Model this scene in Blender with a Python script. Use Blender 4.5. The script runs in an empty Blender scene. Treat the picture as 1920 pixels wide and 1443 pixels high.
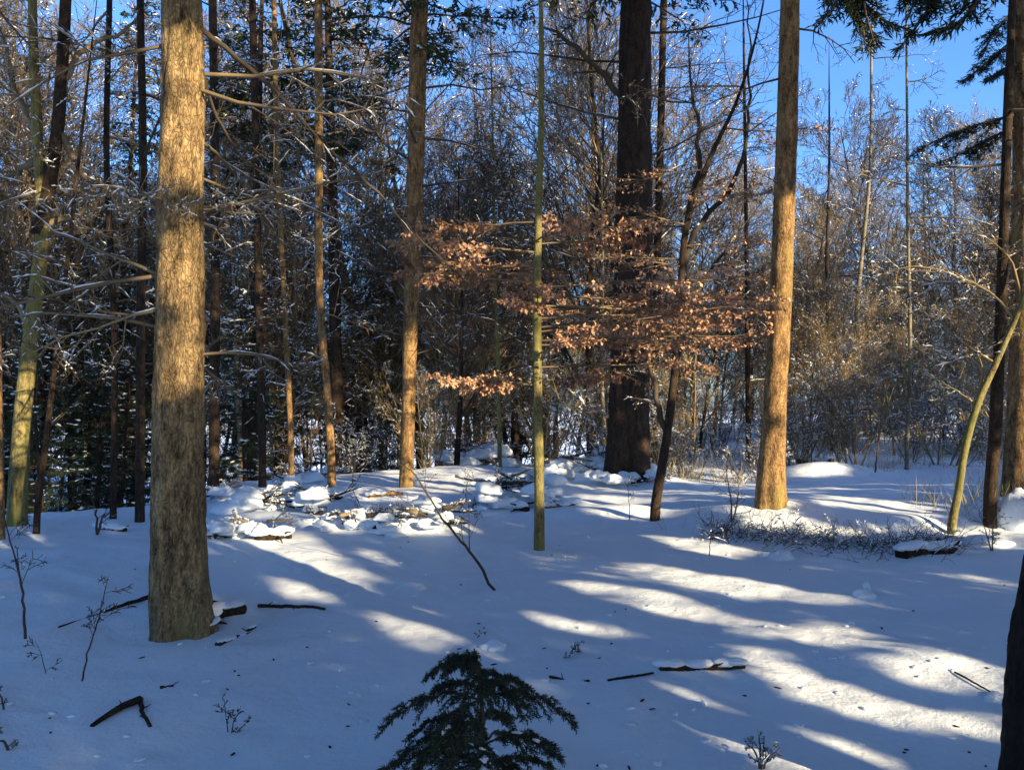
import bpy, math, random
import numpy as np
from mathutils import Vector
random.seed(7); RS = np.random.RandomState(7)
PI = math.pi; R = math.radians
SC = bpy.context.scene; COL = SC.collection

# ------------------------------------------------------------------ camera
F, CX, HZ = 1507.0, 960.0, 760.0          # focal length in source pixels, centre column, horizon row
PITCH = math.atan((HZ - 721.5) / F)
EYE = np.array([0.0, 0.0, 1.62])
cam_d = bpy.data.cameras.new('camera'); cam = bpy.data.objects.new('camera', cam_d); COL.objects.link(cam)
cam_d.sensor_width = 36; cam_d.lens = 36 * F / 1920; cam_d.clip_start = .05; cam_d.clip_end = 3000
cam.location = EYE; cam.rotation_euler = (R(90) + PITCH, 0, 0)
SC.camera = cam
# ------------------------------------------------------------------ light
SUN_EL, SUN_AZ = 19.0, 138.0              # azimuth clockwise from +Y
sv = np.array([math.sin(R(SUN_AZ)) * math.cos(R(SUN_EL)), math.cos(R(SUN_AZ)) * math.cos(R(SUN_EL)), math.sin(R(SUN_EL))])
w = bpy.data.worlds.new('World'); SC.world = w; w.use_nodes = True
nt = w.node_tree; nt.nodes.clear()
sky = nt.nodes.new('ShaderNodeTexSky'); sky.sky_type = 'NISHITA'; sky.sun_disc = False
sky.sun_elevation = R(SUN_EL); sky.sun_rotation = R(SUN_AZ); sky.air_density = 1.0; sky.dust_density = 1.5; sky.ozone_density = 8.0
bg = nt.nodes.new('ShaderNodeBackground'); bg.inputs[1].default_value = .15
wo = nt.nodes.new('ShaderNodeOutputWorld')
nt.links.new(sky.outputs[0], bg.inputs[0]); nt.links.new(bg.outputs[0], wo.inputs[0])
sl = bpy.data.lights.new('sun', 'SUN'); sl.energy = 5.0; sl.angle = R(.5); sl.color = (1, .79, .48)
so = bpy.data.objects.new('sun', sl); COL.objects.link(so)
so.rotation_euler = Vector((-sv[0], -sv[1], -sv[2])).to_track_quat('-Z', 'Y').to_euler()
SC.view_settings.view_transform = 'Standard'; SC.view_settings.look = 'None'
SC.view_settings.exposure = 1.38; SC.view_settings.gamma = 1; SC.view_settings.use_curve_mapping = False
SC.cycles.max_bounces = 5; SC.cycles.diffuse_bounces = 3; SC.cycles.transparent_max_bounces = 4

# ------------------------------------------------------------------ noise and terrain
_T = RS.rand(256, 256)
def vnoise(x, y):
    xi = np.floor(x).astype(int); yi = np.floor(y).astype(int); fx = x - xi; fy = y - yi
    fx = fx * fx * (3 - 2 * fx); fy = fy * fy * (3 - 2 * fy)
    g = lambda a, b: _T[a & 255, b & 255]
    return ((g(xi, yi) * (1 - fx) + g(xi + 1, yi) * fx) * (1 - fy) + (g(xi, yi + 1) * (1 - fx) + g(xi + 1, yi + 1) * fx) * fy) * 2 - 1
def sstep(a, b, x):
    t = np.clip((x - a) / (b - a), 0, 1); return t * t * (3 - 2 * t)
MOUNDS = []                                # (x, y, sx, sy, h)
def Hh(x, y):
    x = np.asarray(x, float); y = np.asarray(y, float)
    z = .10 * vnoise(x * .17 + 7, y * .17) + .045 * vnoise(x * .5, y * .55 + 9) + .026 * vnoise(x * 1.6, y * 1.6) + .012 * vnoise(x * 3.4 + 5, y * 3.4) + .006 * vnoise(x * 8, y * 8)
    yy = np.maximum(y, 1.0); a = np.clip(x / yy, -1.2, 1.2)
    yc = np.interp(a, [-1.2, -.62, -.45, -.36, -.1, .1, .2, .35, 1.2], [9, 11, 12.5, 17, 20, 24, 40, 60, 60])
    d = np.clip(y - yc, 0, 40); z = z - .16 * d * d / (d + 2.5)
    z = z + .016 * np.clip(y - 18, 0, 60) * sstep(.1, .25, a)
    # low bank on the right
    line = 9.9 + .10 * (x - 2.3) - .45 * np.exp(-((x - 4.4) / .8) ** 2)
    z = z + .17 * sstep(0, .45, y - line) * sstep(1.9, 3.0, x) * (1 - .6 * sstep(3, 9, y - line))
    z = z - .022 * np.clip(vnoise(x * 4.3 + 11, y * 4.3) - .45, 0, 1) * (vnoise(x * .9, y * .9 + 3) > -.1)
    for (mx, my, sx, sy, h) in MOUNDS:
        z = z + h * np.exp(-(((x - mx) / sx) ** 2 + ((y - my) / sy) ** 2))
    return z
cP, sP = math.cos(PITCH), math.sin(PITCH)
def raydir(px, py):
    px = np.asarray(px, float); py = np.asarray(py, float)
    a = (px - CX) / F; b = -(py - 721.5) / F
    return np.stack([a, cP - b * sP, sP + b * cP], -1)
TS = np.geomspace(1.2, 160, 420)
def G(px, py, TS=TS):
    """ground point seen at a source pixel"""
    d = raydir(px, py); d = d / d[..., 1:2]
    P = EYE + d[..., None, :] * TS[:, None]
    below = P[..., 2] < Hh(P[..., 0], P[..., 1])
    i = np.argmax(below, -1); i = np.where(below.any(-1), i, len(TS) - 1); i = np.maximum(i, 1)
    lo = TS[i - 1]; hi = TS[i]
    for _ in range(9):
        m = (lo + hi) / 2; q = EYE + d * m[..., None]
        b = q[..., 2] < Hh(q[..., 0], q[..., 1]); hi = np.where(b, m, hi); lo = np.where(b, lo, m)
    q = EYE + d * hi[..., None]; q[..., 2] = Hh(q[..., 0], q[..., 1])
    return q
def Wd(px, py, depth):
    d = raydir(px, py); return EYE + d / d[..., 1:2] * depth
def pxm(depth): return depth / F           # metres per source pixel

for (px, py, sx, sy, h) in [(400, 1140, .28, .22, .13), (318, 1190, .16, .12, .05), (470, 985, .9, .7, .16), (540, 940, 1.3, 1.0, .22), (660, 985, 1.0, .5, .14), (780, 985, .75, .55, .22), (700, 930, 1.4, .8, .12),
                            (1000, 945, 1.1, .6, .12), (1080, 900, 1.8, .9, .25), (880, 890, 1.6, 1.0, .2), (1185, 960, 1.2, .5, .12),
                            (1445, 955, .9, .6, .18), (1540, 890, 1.2, 1.0, .3), (1760, 1240, .5, .4, .05), (1170, 905, 1.0, .8, .2)]:
    q = G(px, py); MOUNDS.append((q[0], q[1], sx, sy, h))

# ------------------------------------------------------------------ mesh tools
class Acc:
    def __init__(s): s.V = []; s.Q = []; s.T = []; s.n = 0; s.mq = []; s.mt = []
    def add(s, V, Q=None, T=None, mi=0):
        V = np.asarray(V, float).reshape(-1, 3)
        if Q is not None and len(Q): Q = np.asarray(Q).reshape(-1, 4); s.Q.append(Q + s.n); s.mq.append(np.full(len(Q), mi))
        if T is not None and len(T): T = np.asarray(T).reshape(-1, 3); s.T.append(T + s.n); s.mt.append(np.full(len(T), mi))
        s.V.append(V); s.n += len(V)
    def mesh(s, name, mats, base=(0, 0, 0), smooth=True):
        V = np.concatenate(s.V) - np.asarray(base) if s.V else np.zeros((0, 3))
        Q = np.concatenate(s.Q) if s.Q else np.zeros((0, 4), int); T = np.concatenate(s.T) if s.T else np.zeros((0, 3), int)
        me = bpy.data.meshes.new(name); me.vertices.add(len(V)); me.vertices.foreach_set('co', V.ravel().astype(np.float32))
        nl = Q.size + T.size; me.loops.add(nl); me.loops.foreach_set('vertex_index', np.concatenate([Q.ravel(), T.ravel()]).astype(np.int32))
        npoly = len(Q) + len(T); me.polygons.add(npoly)
        me.polygons.foreach_set('loop_start', np.concatenate([np.arange(len(Q)) * 4, Q.size + np.arange(len(T)) * 3]).astype(np.int32))
        mi = np.concatenate([np.concatenate(s.mq) if s.mq else np.zeros(0), np.concatenate(s.mt) if s.mt else np.zeros(0)])
        me.polygons.foreach_set('material_index', mi.astype(np.int32))
        me.update(calc_edges=True); me.polygons.foreach_set('use_smooth', np.full(npoly, smooth)); me.validate()
        for m in (mats if isinstance(mats, (list, tuple)) else [mats]): me.materials.append(m)
        return me
def unit(a): return a / np.maximum(np.linalg.norm(a, axis=-1, keepdims=True), 1e-9)
def frames(d):
    ref = np.where(np.abs(d[..., 2:3]) > .9, np.array([1., 0, 0]), np.array([0, 0, 1.]))
    a = unit(np.cross(d, ref)); return a, np.cross(d, a)
def segs(acc, P0, P1, R0, R1, sides=3, mi=0):
    P0 = np.asarray(P0, float).reshape(-1, 3); P1 = np.asarray(P1, float).reshape(-1, 3); n = len(P0)
    if not n: return
    a, b = frames(unit(P1 - P0)); V = np.zeros((n, 2 * sides, 3))
    for k in range(sides):
        o = a * math.cos(2 * PI * k / sides) + b * math.sin(2 * PI * k / sides)
        V[:, k] = P0 + o * np.reshape(R0, (-1, 1)); V[:, sides + k] = P1 + o * np.reshape(R1, (-1, 1))
    base = (np.arange(n) * 2 * sides)[:, None]
    Q = np.concatenate([base + np.array([[k, (k + 1) % sides, sides + (k + 1) % sides, sides + k]]) for k in range(sides)], 0)
    acc.add(V, Q=Q, mi=mi)
def smooth_path(pts, rad, n):
    pts = np.asarray(pts, float); rad = np.asarray(rad, float)
    t = np.concatenate([[0], np.cumsum(np.linalg.norm(np.diff(pts, axis=0), axis=1))]); u = np.linspace(0, t[-1], n)
    m = np.gradient(pts, t, axis=0)
    out = np.zeros((n, 3)); k = np.clip(np.searchsorted(t, u, 'right') - 1, 0, len(t) - 2)
    h = (t[k + 1] - t[k])[:, None]; s = (u - t[k])[:, None] / h
    out = (2*s**3-3*s**2+1)*pts[k] + (s**3-2*s**2+s)*h*m[k] + (-2*s**3+3*s**2)*pts[k+1] + (s**3-s**2)*h*m[k+1]
    return out, np.interp(u, t, rad)
def tube(acc, pts, rad, sides=8, rough=0, rf=(3, 9), mi=0, seed=0, flare=0, cap=True):
    pts = np.asarray(pts, float); n = len(pts); d = unit(np.gradient(pts, axis=0)); a, b = frames(unit(pts[-1:] - pts[:1]))
    a = unit(np.cross(b, d)); b2 = np.cross(d, a)
    th = np.arange(sides) * 2 * PI / sides
    L = np.concatenate([[0], np.cumsum(np.linalg.norm(np.diff(pts, axis=0), axis=1))])
    rr = np.repeat(np.asarray(rad, float)[:, None], sides, 1)
    if rough:
        TH, LL = np.meshgrid(th, L)
        def cyc(f, g, o):   # noise wrapping round the stem
            c = vnoise(np.cos(TH) * f + 31 + o, LL * g + np.sin(TH) * f + 17 * o); return c
        N = .5 * cyc(rf[0], rf[1] * .35, seed) + .32 * cyc(rf[0] * 2.3, rf[1], seed + 3) + .25 * cyc(rf[0] * 5, rf[1] * 2.6, seed + 5)
        rr = rr * (1 + rough * N)
    if flare:
        TH, LL = np.meshgrid(th, L)
        rr = rr * (1 + flare * np.exp(-LL / (2.2 * rr[0].mean())) * (.75 + .45 * np.cos(TH * 4 + seed) + .2 * np.cos(TH * 7 + 2 * seed)))
    V = pts[:, None] + rr[..., None] * (np.cos(th)[None, :, None] * a[:, None] + np.sin(th)[None, :, None] * b2[:, None])
    i = np.arange(n - 1)[:, None] * sides; k = np.arange(sides)[None]; k2 = (k + 1) % sides
    Q = np.stack([i + k, i + k2, i + sides + k2, i + sides + k], -1).reshape(-1, 4)
    V = V.reshape(-1, 3); T = None
    if cap:
        V = np.concatenate([V, pts[-1:] + d[-1:] * rad[-1] * .4, pts[:1]]); c = n * sides
        ks = np.arange(sides); T = np.concatenate([np.stack([(n - 1) * sides + ks, (n - 1) * sides + (ks + 1) % sides, np.full(sides, c)], -1),
                                                   np.stack([(ks + 1) % sides, ks, np.full(sides, c + 1)], -1)])
    acc.add(V, Q=Q, T=T, mi=mi)
def ico(sub=1):
    import bmesh
    bm = bmesh.new(); bmesh.ops.create_icosphere(bm, subdivisions=sub, radius=1)
    V = np.array([v.co[:] for v in bm.verts]); T = np.array([[v.index for v in f.verts] for f in bm.faces]); bm.free(); return V, T
ICO1, ICO2, ICO3 = ico(1), ico(2), ico(3)
def blobs(acc, P, D, L, Wt, Ht, mi=0, tmpl=None, jit=.18, rs=RS):
    """flattened lumps lying along D"""
    V0, T0 = tmpl or ICO1; P = np.asarray(P).reshape(-1, 3); n = len(P)
    if not n: return
    D = np.array(D, float); D = unit(D); side = unit(np.cross(D, [0, 0, 1.]) + 1e-6); up = np.cross(side, D)
    v = V0[None] * (1 + jit * rs.randn(n, len(V0), 1)) * np.stack([L, Wt, Ht], -1).reshape(n, 1, 3)
    X = P[:, None] + v[..., :1] * D[:, None] + v[..., 1:2] * side[:, None] + v[..., 2:] * up[:, None]
    T = (np.arange(n) * len(V0))[:, None, None] + T0[None]
    acc.add(X, T=T.reshape(-1, 3), mi=mi)
def blades(acc, P, D, N, L, Wd_, mi=0, fold=.3):
    """folded diamond leaf: base at P, pointing D"""
    P = np.asarray(P).reshape(-1, 3); n = len(P)
    if not n: return
    D = unit(np.asarray(D)); S = unit(np.cross(D, N)); U = np.cross(S, D); L = np.reshape(L, (-1, 1)) * np.ones((n, 1)); Wd_ = np.reshape(Wd_, (-1, 1)) * np.ones((n, 1))
    V = np.stack([P, P + D * L * .5 + S * Wd_ * .5 + U * Wd_ * fold, P + D * L, P + D * L * .5 - S * Wd_ * .5 + U * Wd_ * fold], 1)
    b = (np.arange(n) * 4)[:, None]; acc.add(V, T=np.concatenate([b + [[0, 1, 2]], b + [[0, 2, 3]]]), mi=mi)

# ------------------------------------------------------------------ objects
def link(name, me, parent=None, loc=(0, 0, 0)):
    o = bpy.data.objects.new(name, me); COL.objects.link(o); o.location = loc
    if parent: o.parent = parent
    return o
def tag(o, label=None, cat=None, group=None, kind=None):
    if label: o['label'] = label
    if cat: o['category'] = cat
    if group: o['group'] = group
    if kind: o['kind'] = kind
    return o
def empty(name, loc, label, cat, group=None):
    o = bpy.data.objects.new(name, None); o.empty_display_size = .1; COL.objects.link(o); o.location = loc
    return tag(o, label, cat, group)
def part(name, acc, mats, parent, smooth=True, kind=None):
    o = link(name, acc.mesh(name, mats, base=parent.location, smooth=smooth), parent)
    if kind: o['kind'] = kind
    return o
def single(name, acc, mats, base, label, cat, group=None, kind=None, smooth=True):
    return tag(link(name, acc.mesh(name, mats, base=base, smooth=smooth), None, base), label, cat, group, kind)
def dup(root, loc, rz, s, label=None, group=None, tilt=(0, 0)):
    r = root.copy(); COL.objects.link(r); r.location = loc; r.rotation_euler = (tilt[0], tilt[1], rz); r.scale = (s, s, s)
    if label: r['label'] = label
    if group: r['group'] = group
    for ch in list(root.children):
        c = ch.copy(); COL.objects.link(c); c.parent = r
    return r

# ------------------------------------------------------------------ materials
def mat(name):
    m = bpy.data.materials.new(name); m.use_nodes = True; n = m.node_tree; b = n.nodes['Principled BSDF']; return m, n, b
def ramp(n, src, stops):
    r = n.nodes.new('ShaderNodeValToRGB'); e = r.color_ramp.elements
    while len(e) < len(stops): e.new(.5)
    for i, (p, c) in enumerate(stops): e[i].position = p; e[i].color = (*c, 1)
    n.links.new(src, r.inputs[0]); return r.outputs[0]
def noise(n, scale, detail=5, stretch=(1, 1, 1), rough=.6):
    tc = n.nodes.new('ShaderNodeTexCoord'); mp = n.nodes.new('ShaderNodeMapping'); mp.inputs['Scale'].default_value = stretch
    n.links.new(tc.outputs['Object'], mp.inputs[0]); t = n.nodes.new('ShaderNodeTexNoise'); t.inputs['Scale'].default_value = scale
    t.inputs['Detail'].default_value = detail; t.inputs['Roughness'].default_value = rough; n.links.new(mp.outputs[0], t.inputs[0]); return t.outputs['Fac']
def mix(n, f, a, b, mode='MIX'):
    m = n.nodes.new('ShaderNodeMix'); m.data_type = 'RGBA'; m.blend_type = mode
    for s, v in ((m.inputs[0], f), (m.inputs[6], a), (m.inputs[7], b)):
        if isinstance(v, (int, float)): s.default_value = v
        elif isinstance(v, tuple): s.default_value = (*v, 1)
        else: n.links.new(v, s)
    return m.outputs[2]
def bump(n, b, h, dist, strength=1):
    k = n.nodes.new('ShaderNodeBump'); k.inputs['Distance'].default_value = dist; k.inputs['Strength'].default_value = strength
    n.links.new(h, k.inputs['Height']); n.links.new(k.outputs[0], b.inputs['Normal'])
def bark(name, dark, light, moss=None, mossamt=.5, sc=9, dist=.02):
    m, n, b = mat(name); b.inputs['Roughness'].default_value = .9; b.inputs['Specular IOR Level'].default_value = .15
    f1 = noise(n, sc, 7, (1, 1, .3), .75); f2 = noise(n, sc * 3.2, 4, (1, 1, .5), .7); mm = n.nodes.new('ShaderNodeMath'); mm.operation = 'MULTIPLY_ADD'; n.links.new(f2, mm.inputs[0]); mm.inputs[1].default_value = .5; n.links.new(f1, mm.inputs[2]); m2 = n.nodes.new('ShaderNodeMath'); m2.operation = 'MULTIPLY'; n.links.new(mm.outputs[0], m2.inputs[0]); m2.inputs[1].default_value = .667; f = m2.outputs[0]; c = ramp(n, f, [(.38, dark), (.5, tuple((x + y) / 2 for x, y in zip(dark, light))), (.60, light)])
    tc = n.nodes.new('ShaderNodeTexCoord'); mp = n.nodes.new('ShaderNodeMapping'); mp.inputs['Scale'].default_value = (1, 1, .38); n.links.new(tc.outputs['Object'], mp.inputs[0])
    wr = n.nodes.new('ShaderNodeVectorMath'); wr.operation = 'MULTIPLY_ADD'; nz = n.nodes.new('ShaderNodeTexNoise'); nz.inputs['Scale'].default_value = sc * .8; n.links.new(mp.outputs[0], nz.inputs[0]); n.links.new(nz.outputs['Color'], wr.inputs[0]); wr.inputs[1].default_value = (.16, .16, .16); n.links.new(mp.outputs[0], wr.inputs[2])
    vo = n.nodes.new('ShaderNodeTexVoronoi'); vo.feature = 'DISTANCE_TO_EDGE'; vo.inputs['Scale'].default_value = sc * 3.2; n.links.new(wr.outputs[0], vo.inputs['Vector'])
    cr = ramp(n, vo.outputs['Distance'], [(.0, (.25, .22, .2)), (.09, (.85, .85, .85)), (.3, (1, 1, 1))]); c = mix(n, .5, c, cr, 'MULTIPLY')
    hs = n.nodes.new('ShaderNodeMath'); hs.operation = 'MULTIPLY_ADD'; n.links.new(cr, hs.inputs[0]); hs.inputs[1].default_value = .3; n.links.new(f, hs.inputs[2]); f = hs.outputs[0]
    if moss:
        g = noise(n, 1.7, 4, (1, 1, .5)); gm = ramp(n, g, [(.62 - .3 * mossamt, (0, 0, 0)), (.74 - .2 * mossamt, (1, 1, 1))]); c = mix(n, gm, c, moss)
    n.links.new(c, b.inputs['Base Color']); bump(n, b, f, dist); return m
M = {}
def snow_mat(name, fine=1.0):
    m, n, b = mat(name); b.inputs['Roughness'].default_value = .55; b.inputs['Specular IOR Level'].default_value = .35
    f = noise(n, .9, 4); c = ramp(n, f, [(.3, (.74, .82, .92)), (.7, (.80, .87, .95))])
    n.links.new(c, b.inputs['Base Color']); h = noise(n, 28 * fine, 8, rough=.75); bump(n, b, h, .012); return m
M['snow'] = snow_mat('snow')
def ground_snow():
    m, n, b = mat('ground_snow'); b.inputs['Roughness'].default_value = .6; b.inputs['Specular IOR Level'].default_value = .3
    f = noise(n, .7, 5); c = ramp(n, f, [(.3, (.74, .82, .92)), (.7, (.80, .87, .95))])
    lit = noise(n, 17, 9, rough=.8); lm = ramp(n, lit, [(.67, (0, 0, 0)), (.71, (1, 1, 1))])          # bits of fallen needles and bark
    pt = noise(n, 1.3, 3); pm = ramp(n, pt, [(.45, (0, 0, 0)), (.62, (1, 1, 1))]); k = mix(n, 1.0, lm, pm, 'MULTIPLY')
    c = mix(n, k, c, (.16, .12, .09)); n.links.new(c, b.inputs['Base Color'])
    h1 = noise(n, 3.2, 10, rough=.70); bump(n, b, h1, .06, .7); return m
M['ground'] = ground_snow()
M['spruce_bark'] = bark('spruce_bark', (.045, .03, .018), (.46, .32, .16), (.24, .20, .08), .12, 13, .035)
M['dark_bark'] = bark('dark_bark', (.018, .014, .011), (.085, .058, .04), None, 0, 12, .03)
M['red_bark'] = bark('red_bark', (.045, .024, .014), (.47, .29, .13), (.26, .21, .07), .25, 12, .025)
M['mossy_bark'] = bark('mossy_bark', (.05, .042, .02), (.33, .28, .12), (.19, .19, .06), .55, 16, .01)
M['grey_bark'] = bark('grey_bark', (.12, .10, .07), (.34, .29, .20), (.20, .20, .08), .4, 12, .01)
def simple(name, c1, c2, rough=.8, sc=6, trans=0):
    m, n, b = mat(name); b.inputs['Roughness'].default_value = rough; b.inputs['Specular IOR Level'].default_value = .25
    oi = n.nodes.new('ShaderNodeObjectInfo'); f = noise(n, sc, 3)
    a = n.nodes.new('ShaderNodeMath'); a.operation = 'MULTIPLY_ADD'; n.links.new(oi.outputs['Random'], a.inputs[0]); a.inputs[1].default_value = .35; n.links.new(f, a.inputs[2])
    c = ramp(n, a.outputs[0], [(.35, c1), (.95, c2)]); n.links.new(c, b.inputs['Base Color'])
    return m
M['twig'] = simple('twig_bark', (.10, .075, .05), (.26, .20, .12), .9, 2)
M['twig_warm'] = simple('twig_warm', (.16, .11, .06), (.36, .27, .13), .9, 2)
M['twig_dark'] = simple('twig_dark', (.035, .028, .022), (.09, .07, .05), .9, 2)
M['needle'] = simple('needles', (.018, .032, .016), (.05, .075, .03), .6, 1.5)
M['needle_near'] = simple('needles_near', (.007, .016, .009), (.022, .036, .014), .5, 9)
M['beech_leaf'] = simple('dry_beech_leaf', (.20, .10, .06), (.56, .34, .22), .7, 5)
M['grass'] = simple('dry_grass', (.22, .18, .09), (.46, .40, .22), .9, 3)
M['black_bark'] = bark('black_bark', (.006, .005, .004), (.028, .022, .018), None, 0, 16, .01)  # near-black bark tone all over
M['brown_bark'] = bark('brown_bark', (.025, .017, .012), (.22, .13, .065), None, 0, 12, .025)
M['wood'] = bark('rotten_wood', (.012, .009, .007), (.06, .04, .026), None, 0, 14, .01)

# ------------------------------------------------------------------ sun-space masks of the sun gaps carved into the unseen crowns behind the viewer
sh = unit(np.array([sv[0], sv[1], 0])); uh = np.array([-sh[1], sh[0], 0]); vh = np.cross(sv, uh)
if vh[2] < 0: vh = -vh
CELL = .035; U0, V0_ = -14.0, -3.0; NU, NV = int(46 / CELL), int(22 / CELL)
def uvc(P): P = np.asarray(P); return ((P @ uh - U0) / CELL).astype(int), ((P @ vh - V0_) / CELL).astype(int)
def splat(mask, P, r):
    iu, iv = uvc(np.asarray(P).reshape(-1, 3)); k = int(math.ceil(r / CELL))
    for a in range(-k, k + 1):
        for b in range(-k, k + 1):
            if a * a + b * b <= (r / CELL) ** 2 + .01:
                x, y = iu + a, iv + b; ok = (x >= 0) & (x < NU) & (y >= 0) & (y < NV); mask[x[ok], y[ok]] = True
def inpoly(px, py, poly):
    ins = np.zeros(px.shape, bool); n = len(poly)
    for i in range(n):
        x1, y1 = poly[i]; x2, y2 = poly[(i + 1) % n]
        c = ((y1 > py) != (y2 > py)) & (px < (x2 - x1) * (py - y1) / (y2 - y1 + 1e-9) + x1); ins ^= c
    return ins
LIT = [[(385,975),(440,980),(470,1000),(580,1000),(640,1045),(720,1090),(700,1118),(640,1125),(550,1125),(480,1065),(455,1040),(385,1035)],
 [(450,925),(590,915),(600,950),(500,980),(430,960)],[(560,965),(690,960),(680,1000),(570,1000)],[(720,955),(830,950),(840,1000),(740,1005)],
 [(640,905),(760,915),(900,870),(925,905),(850,925),(780,940),(650,940)],
 [(700,1140),(800,1140),(865,1180),(850,1218),(770,1215),(725,1185)],[(910,1195),(970,1200),(965,1240),(910,1230)],[(670,1035),(690,1030),(745,1055),(730,1063)],
 [(1040,1088),(1100,1090),(1260,1112),(1300,1128),(1400,1158),(1480,1175),(1350,1168),(1230,1147),(1100,1115)],
 [(980,1128),(1010,1150),(1110,1172),(1180,1177),(1160,1192),(1050,1182),(990,1150)],
 [(1490,1165),(1560,1165),(1640,1190),(1670,1208),(1600,1215),(1500,1190)],
 [(1640,1235),(1700,1215),(1780,1220),(1900,1260),(1900,1300),(1800,1300),(1700,1280)],
 [(1380,1215),(1450,1215),(1500,1250),(1560,1280),(1700,1320),(1900,1355),(1895,1385),(1720,1370),(1560,1330),(1470,1290),(1400,1250)],
 [(1190,1275),(1240,1285),(1330,1308),(1430,1355),(1560,1388),(1690,1425),(1660,1443),(1430,1443),(1380,1400),(1280,1350)],
 [(1210,865),(1420,885),(1425,915),(1230,900)],[(1080,925),(1270,935),(1280,965),(1180,975),(1100,962)],
 [(1340,945),(1420,935),(1560,990),(1640,1000),(1560,1008),(1400,978)],[(1480,860),(1580,855),(1590,890),(1490,895)],[(1520,925),(1780,945),(1770,970),(1530,945)],
 [(1040,850),(1140,860),(1140,885),(1050,880)],[(1800,990),(1920,990),(1920,1030),(1830,1025)],[(1210,1003),(1300,1008),(1430,1035),(1380,1047),(1280,1030)],
 [(1150,1040),(1300,1072),(1480,1098),(1640,1118),(1650,1132),(1500,1125),(1350,1105),(1200,1078)]]
SOFT = [[(940,1025),(1050,1035),(1180,1040),(1300,1070),(1480,1100),(1600,1112),(1650,1135),(1500,1135),(1350,1120),(1200,1090),(1000,1065)],
 [(60,1290),(200,1270),(350,1330),(330,1440),(100,1440)],[(0,1080),(80,1085),(90,1125),(0,1130)],[(1700,1040),(1920,1080),(1920,1115),(1750,1080)],
 [(1300,1150),(1500,1180),(1640,1230),(1500,1215),(1330,1180)],[(1380,980),(1760,985),(1740,1000),(1400,1000)]]
def ground_pts(polys, step=6):
    out = []
    for p in polys:
        a = np.array(p); X, Y = np.meshgrid(np.arange(a[:, 0].min(), a[:, 0].max() + 1, step), np.arange(a[:, 1].min(), a[:, 1].max() + 1, step * .5))
        k = inpoly(X, Y, p); out.append(G(X[k], Y[k]))
    return np.concatenate(out)
lit = np.zeros((NU, NV), bool); soft = np.zeros_like(lit); near = np.zeros_like(lit)
X, Y = np.meshgrid(np.arange(-60, 2000, 5), np.arange(845, 1450, 2.5)); X = X.ravel(); Y = Y.ravel(); inl = np.zeros(len(X), bool); ins = np.zeros(len(X), bool)
for p in LIT: inl |= inpoly(X, Y, p)
for p in SOFT: ins |= inpoly(X, Y, p)
ii = np.array_split(np.arange(len(X)), 24); TQ = np.geomspace(2.2, 45, 130); GP = np.concatenate([G(X[i], Y[i], TQ) for i in ii]); gu, gv = uvc(GP); ok = (gu >= 0) & (gu < NU) & (gv >= 0) & (gv < NV); votes = np.zeros((NU, NV)); sv_ = np.zeros((NU, NV))
np.add.at(votes, (gu[ok], gv[ok]), np.where(inl, 1.0, np.where(ins, -.2, -1.0))[ok]); np.add.at(sv_, (gu[ok], gv[ok]), np.where(ins, 1.0, -1.0)[ok])
def blur(a):
    b = a * 2
    for d in ((1, 0), (-1, 0), (0, 1), (0, -1)): b = b + np.roll(a, d, (0, 1))
    return b
lit |= blur(votes) > 0; soft |= blur(sv_) > 0
X, Y = np.meshgrid(np.arange(-700, 2700, 10), np.arange(905, 1640, 7)); splat(near, G(X.ravel(), Y.ravel()), .12)
X, Y = np.meshgrid(np.arange(1230, 2500, 12), np.arange(797, 905, 3)); splat(near, G(X.ravel(), Y.ravel()), .14)
def trunk_pts(poly, depth, y0, y1, half):
    p = np.array(poly, float); ys = np.arange(y0, y1, 4); xs = np.interp(ys, p[:, 1], p[:, 0]); out = []
    for o in np.linspace(-half, half, 7): out.append(Wd(xs + o, ys, depth))
    return np.concatenate(out)

# positions of the trees that carry the picture: (px, py) down the stem, width in source px
TREES = {
 'A': dict(path=[(338,-60,72),(340,0,74),(343,200,80),(338,400,88),(337,600,91),(334,800,94),(336,1000,98),(342,1150,100),(345,1178,104)]),
 'B': dict(path=[(792,-60,31),(788,0,32),(783,150,33),(780,300,32),(776,430,31),(770,600,28),(766,760,25),(762,912,27)]),
 'C': dict(path=[(1012,-60,7),(1015,60,9),(1014,250,11),(1010,400,13),(1007,550,17),(1008,750,18),(1011,900,19),(1011,1030,21)]),
 'D': dict(path=[(1196,-60,56),(1193,0,58),(1190,200,62),(1188,400,68),(1185,600,72),(1180,750,74),(1178,888,80)]),
 'E': dict(path=[(1482,-60,34),(1481,0,35),(1477,200,38),(1470,400,40),(1462,600,40),(1452,780,43),(1446,942,52)]),
 'F': dict(path=[(1924,-60,40),(1924,0,42),(1925,200,46),(1924,500,50),(1920,750,54),(1914,930,60)]),
 'G': dict(path=[(1960,440,7),(1915,570,9),(1868,680,11),(1836,750,13),(1812,830,13),(1797,920,14),(1784,1000,16)]),
 'n1': dict(path=[(602,600,15),(615,750,15),(622,912,16)]), 'n3': dict(path=[(535,600,12),(546,905,12)]),
 'I': dict(path=[(60,-60,14),(62,60,16),(70,250,19),(80,420,23),(62,600,27),(44,760,30),(32,985,34)]),
}
for k, t in TREES.items():
    b = t['path'][-1]; q = G(b[0], b[1]); t['base'] = q; t['depth'] = q[1]
def litseg(k, y0, y1, mask, r=.10):
    t = TREES[k]; splat(mask, trunk_pts([(a, b) for a, b, c in t['path']], t['depth'], y0, y1, t['path'][-1][2] * .45), r)
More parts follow.
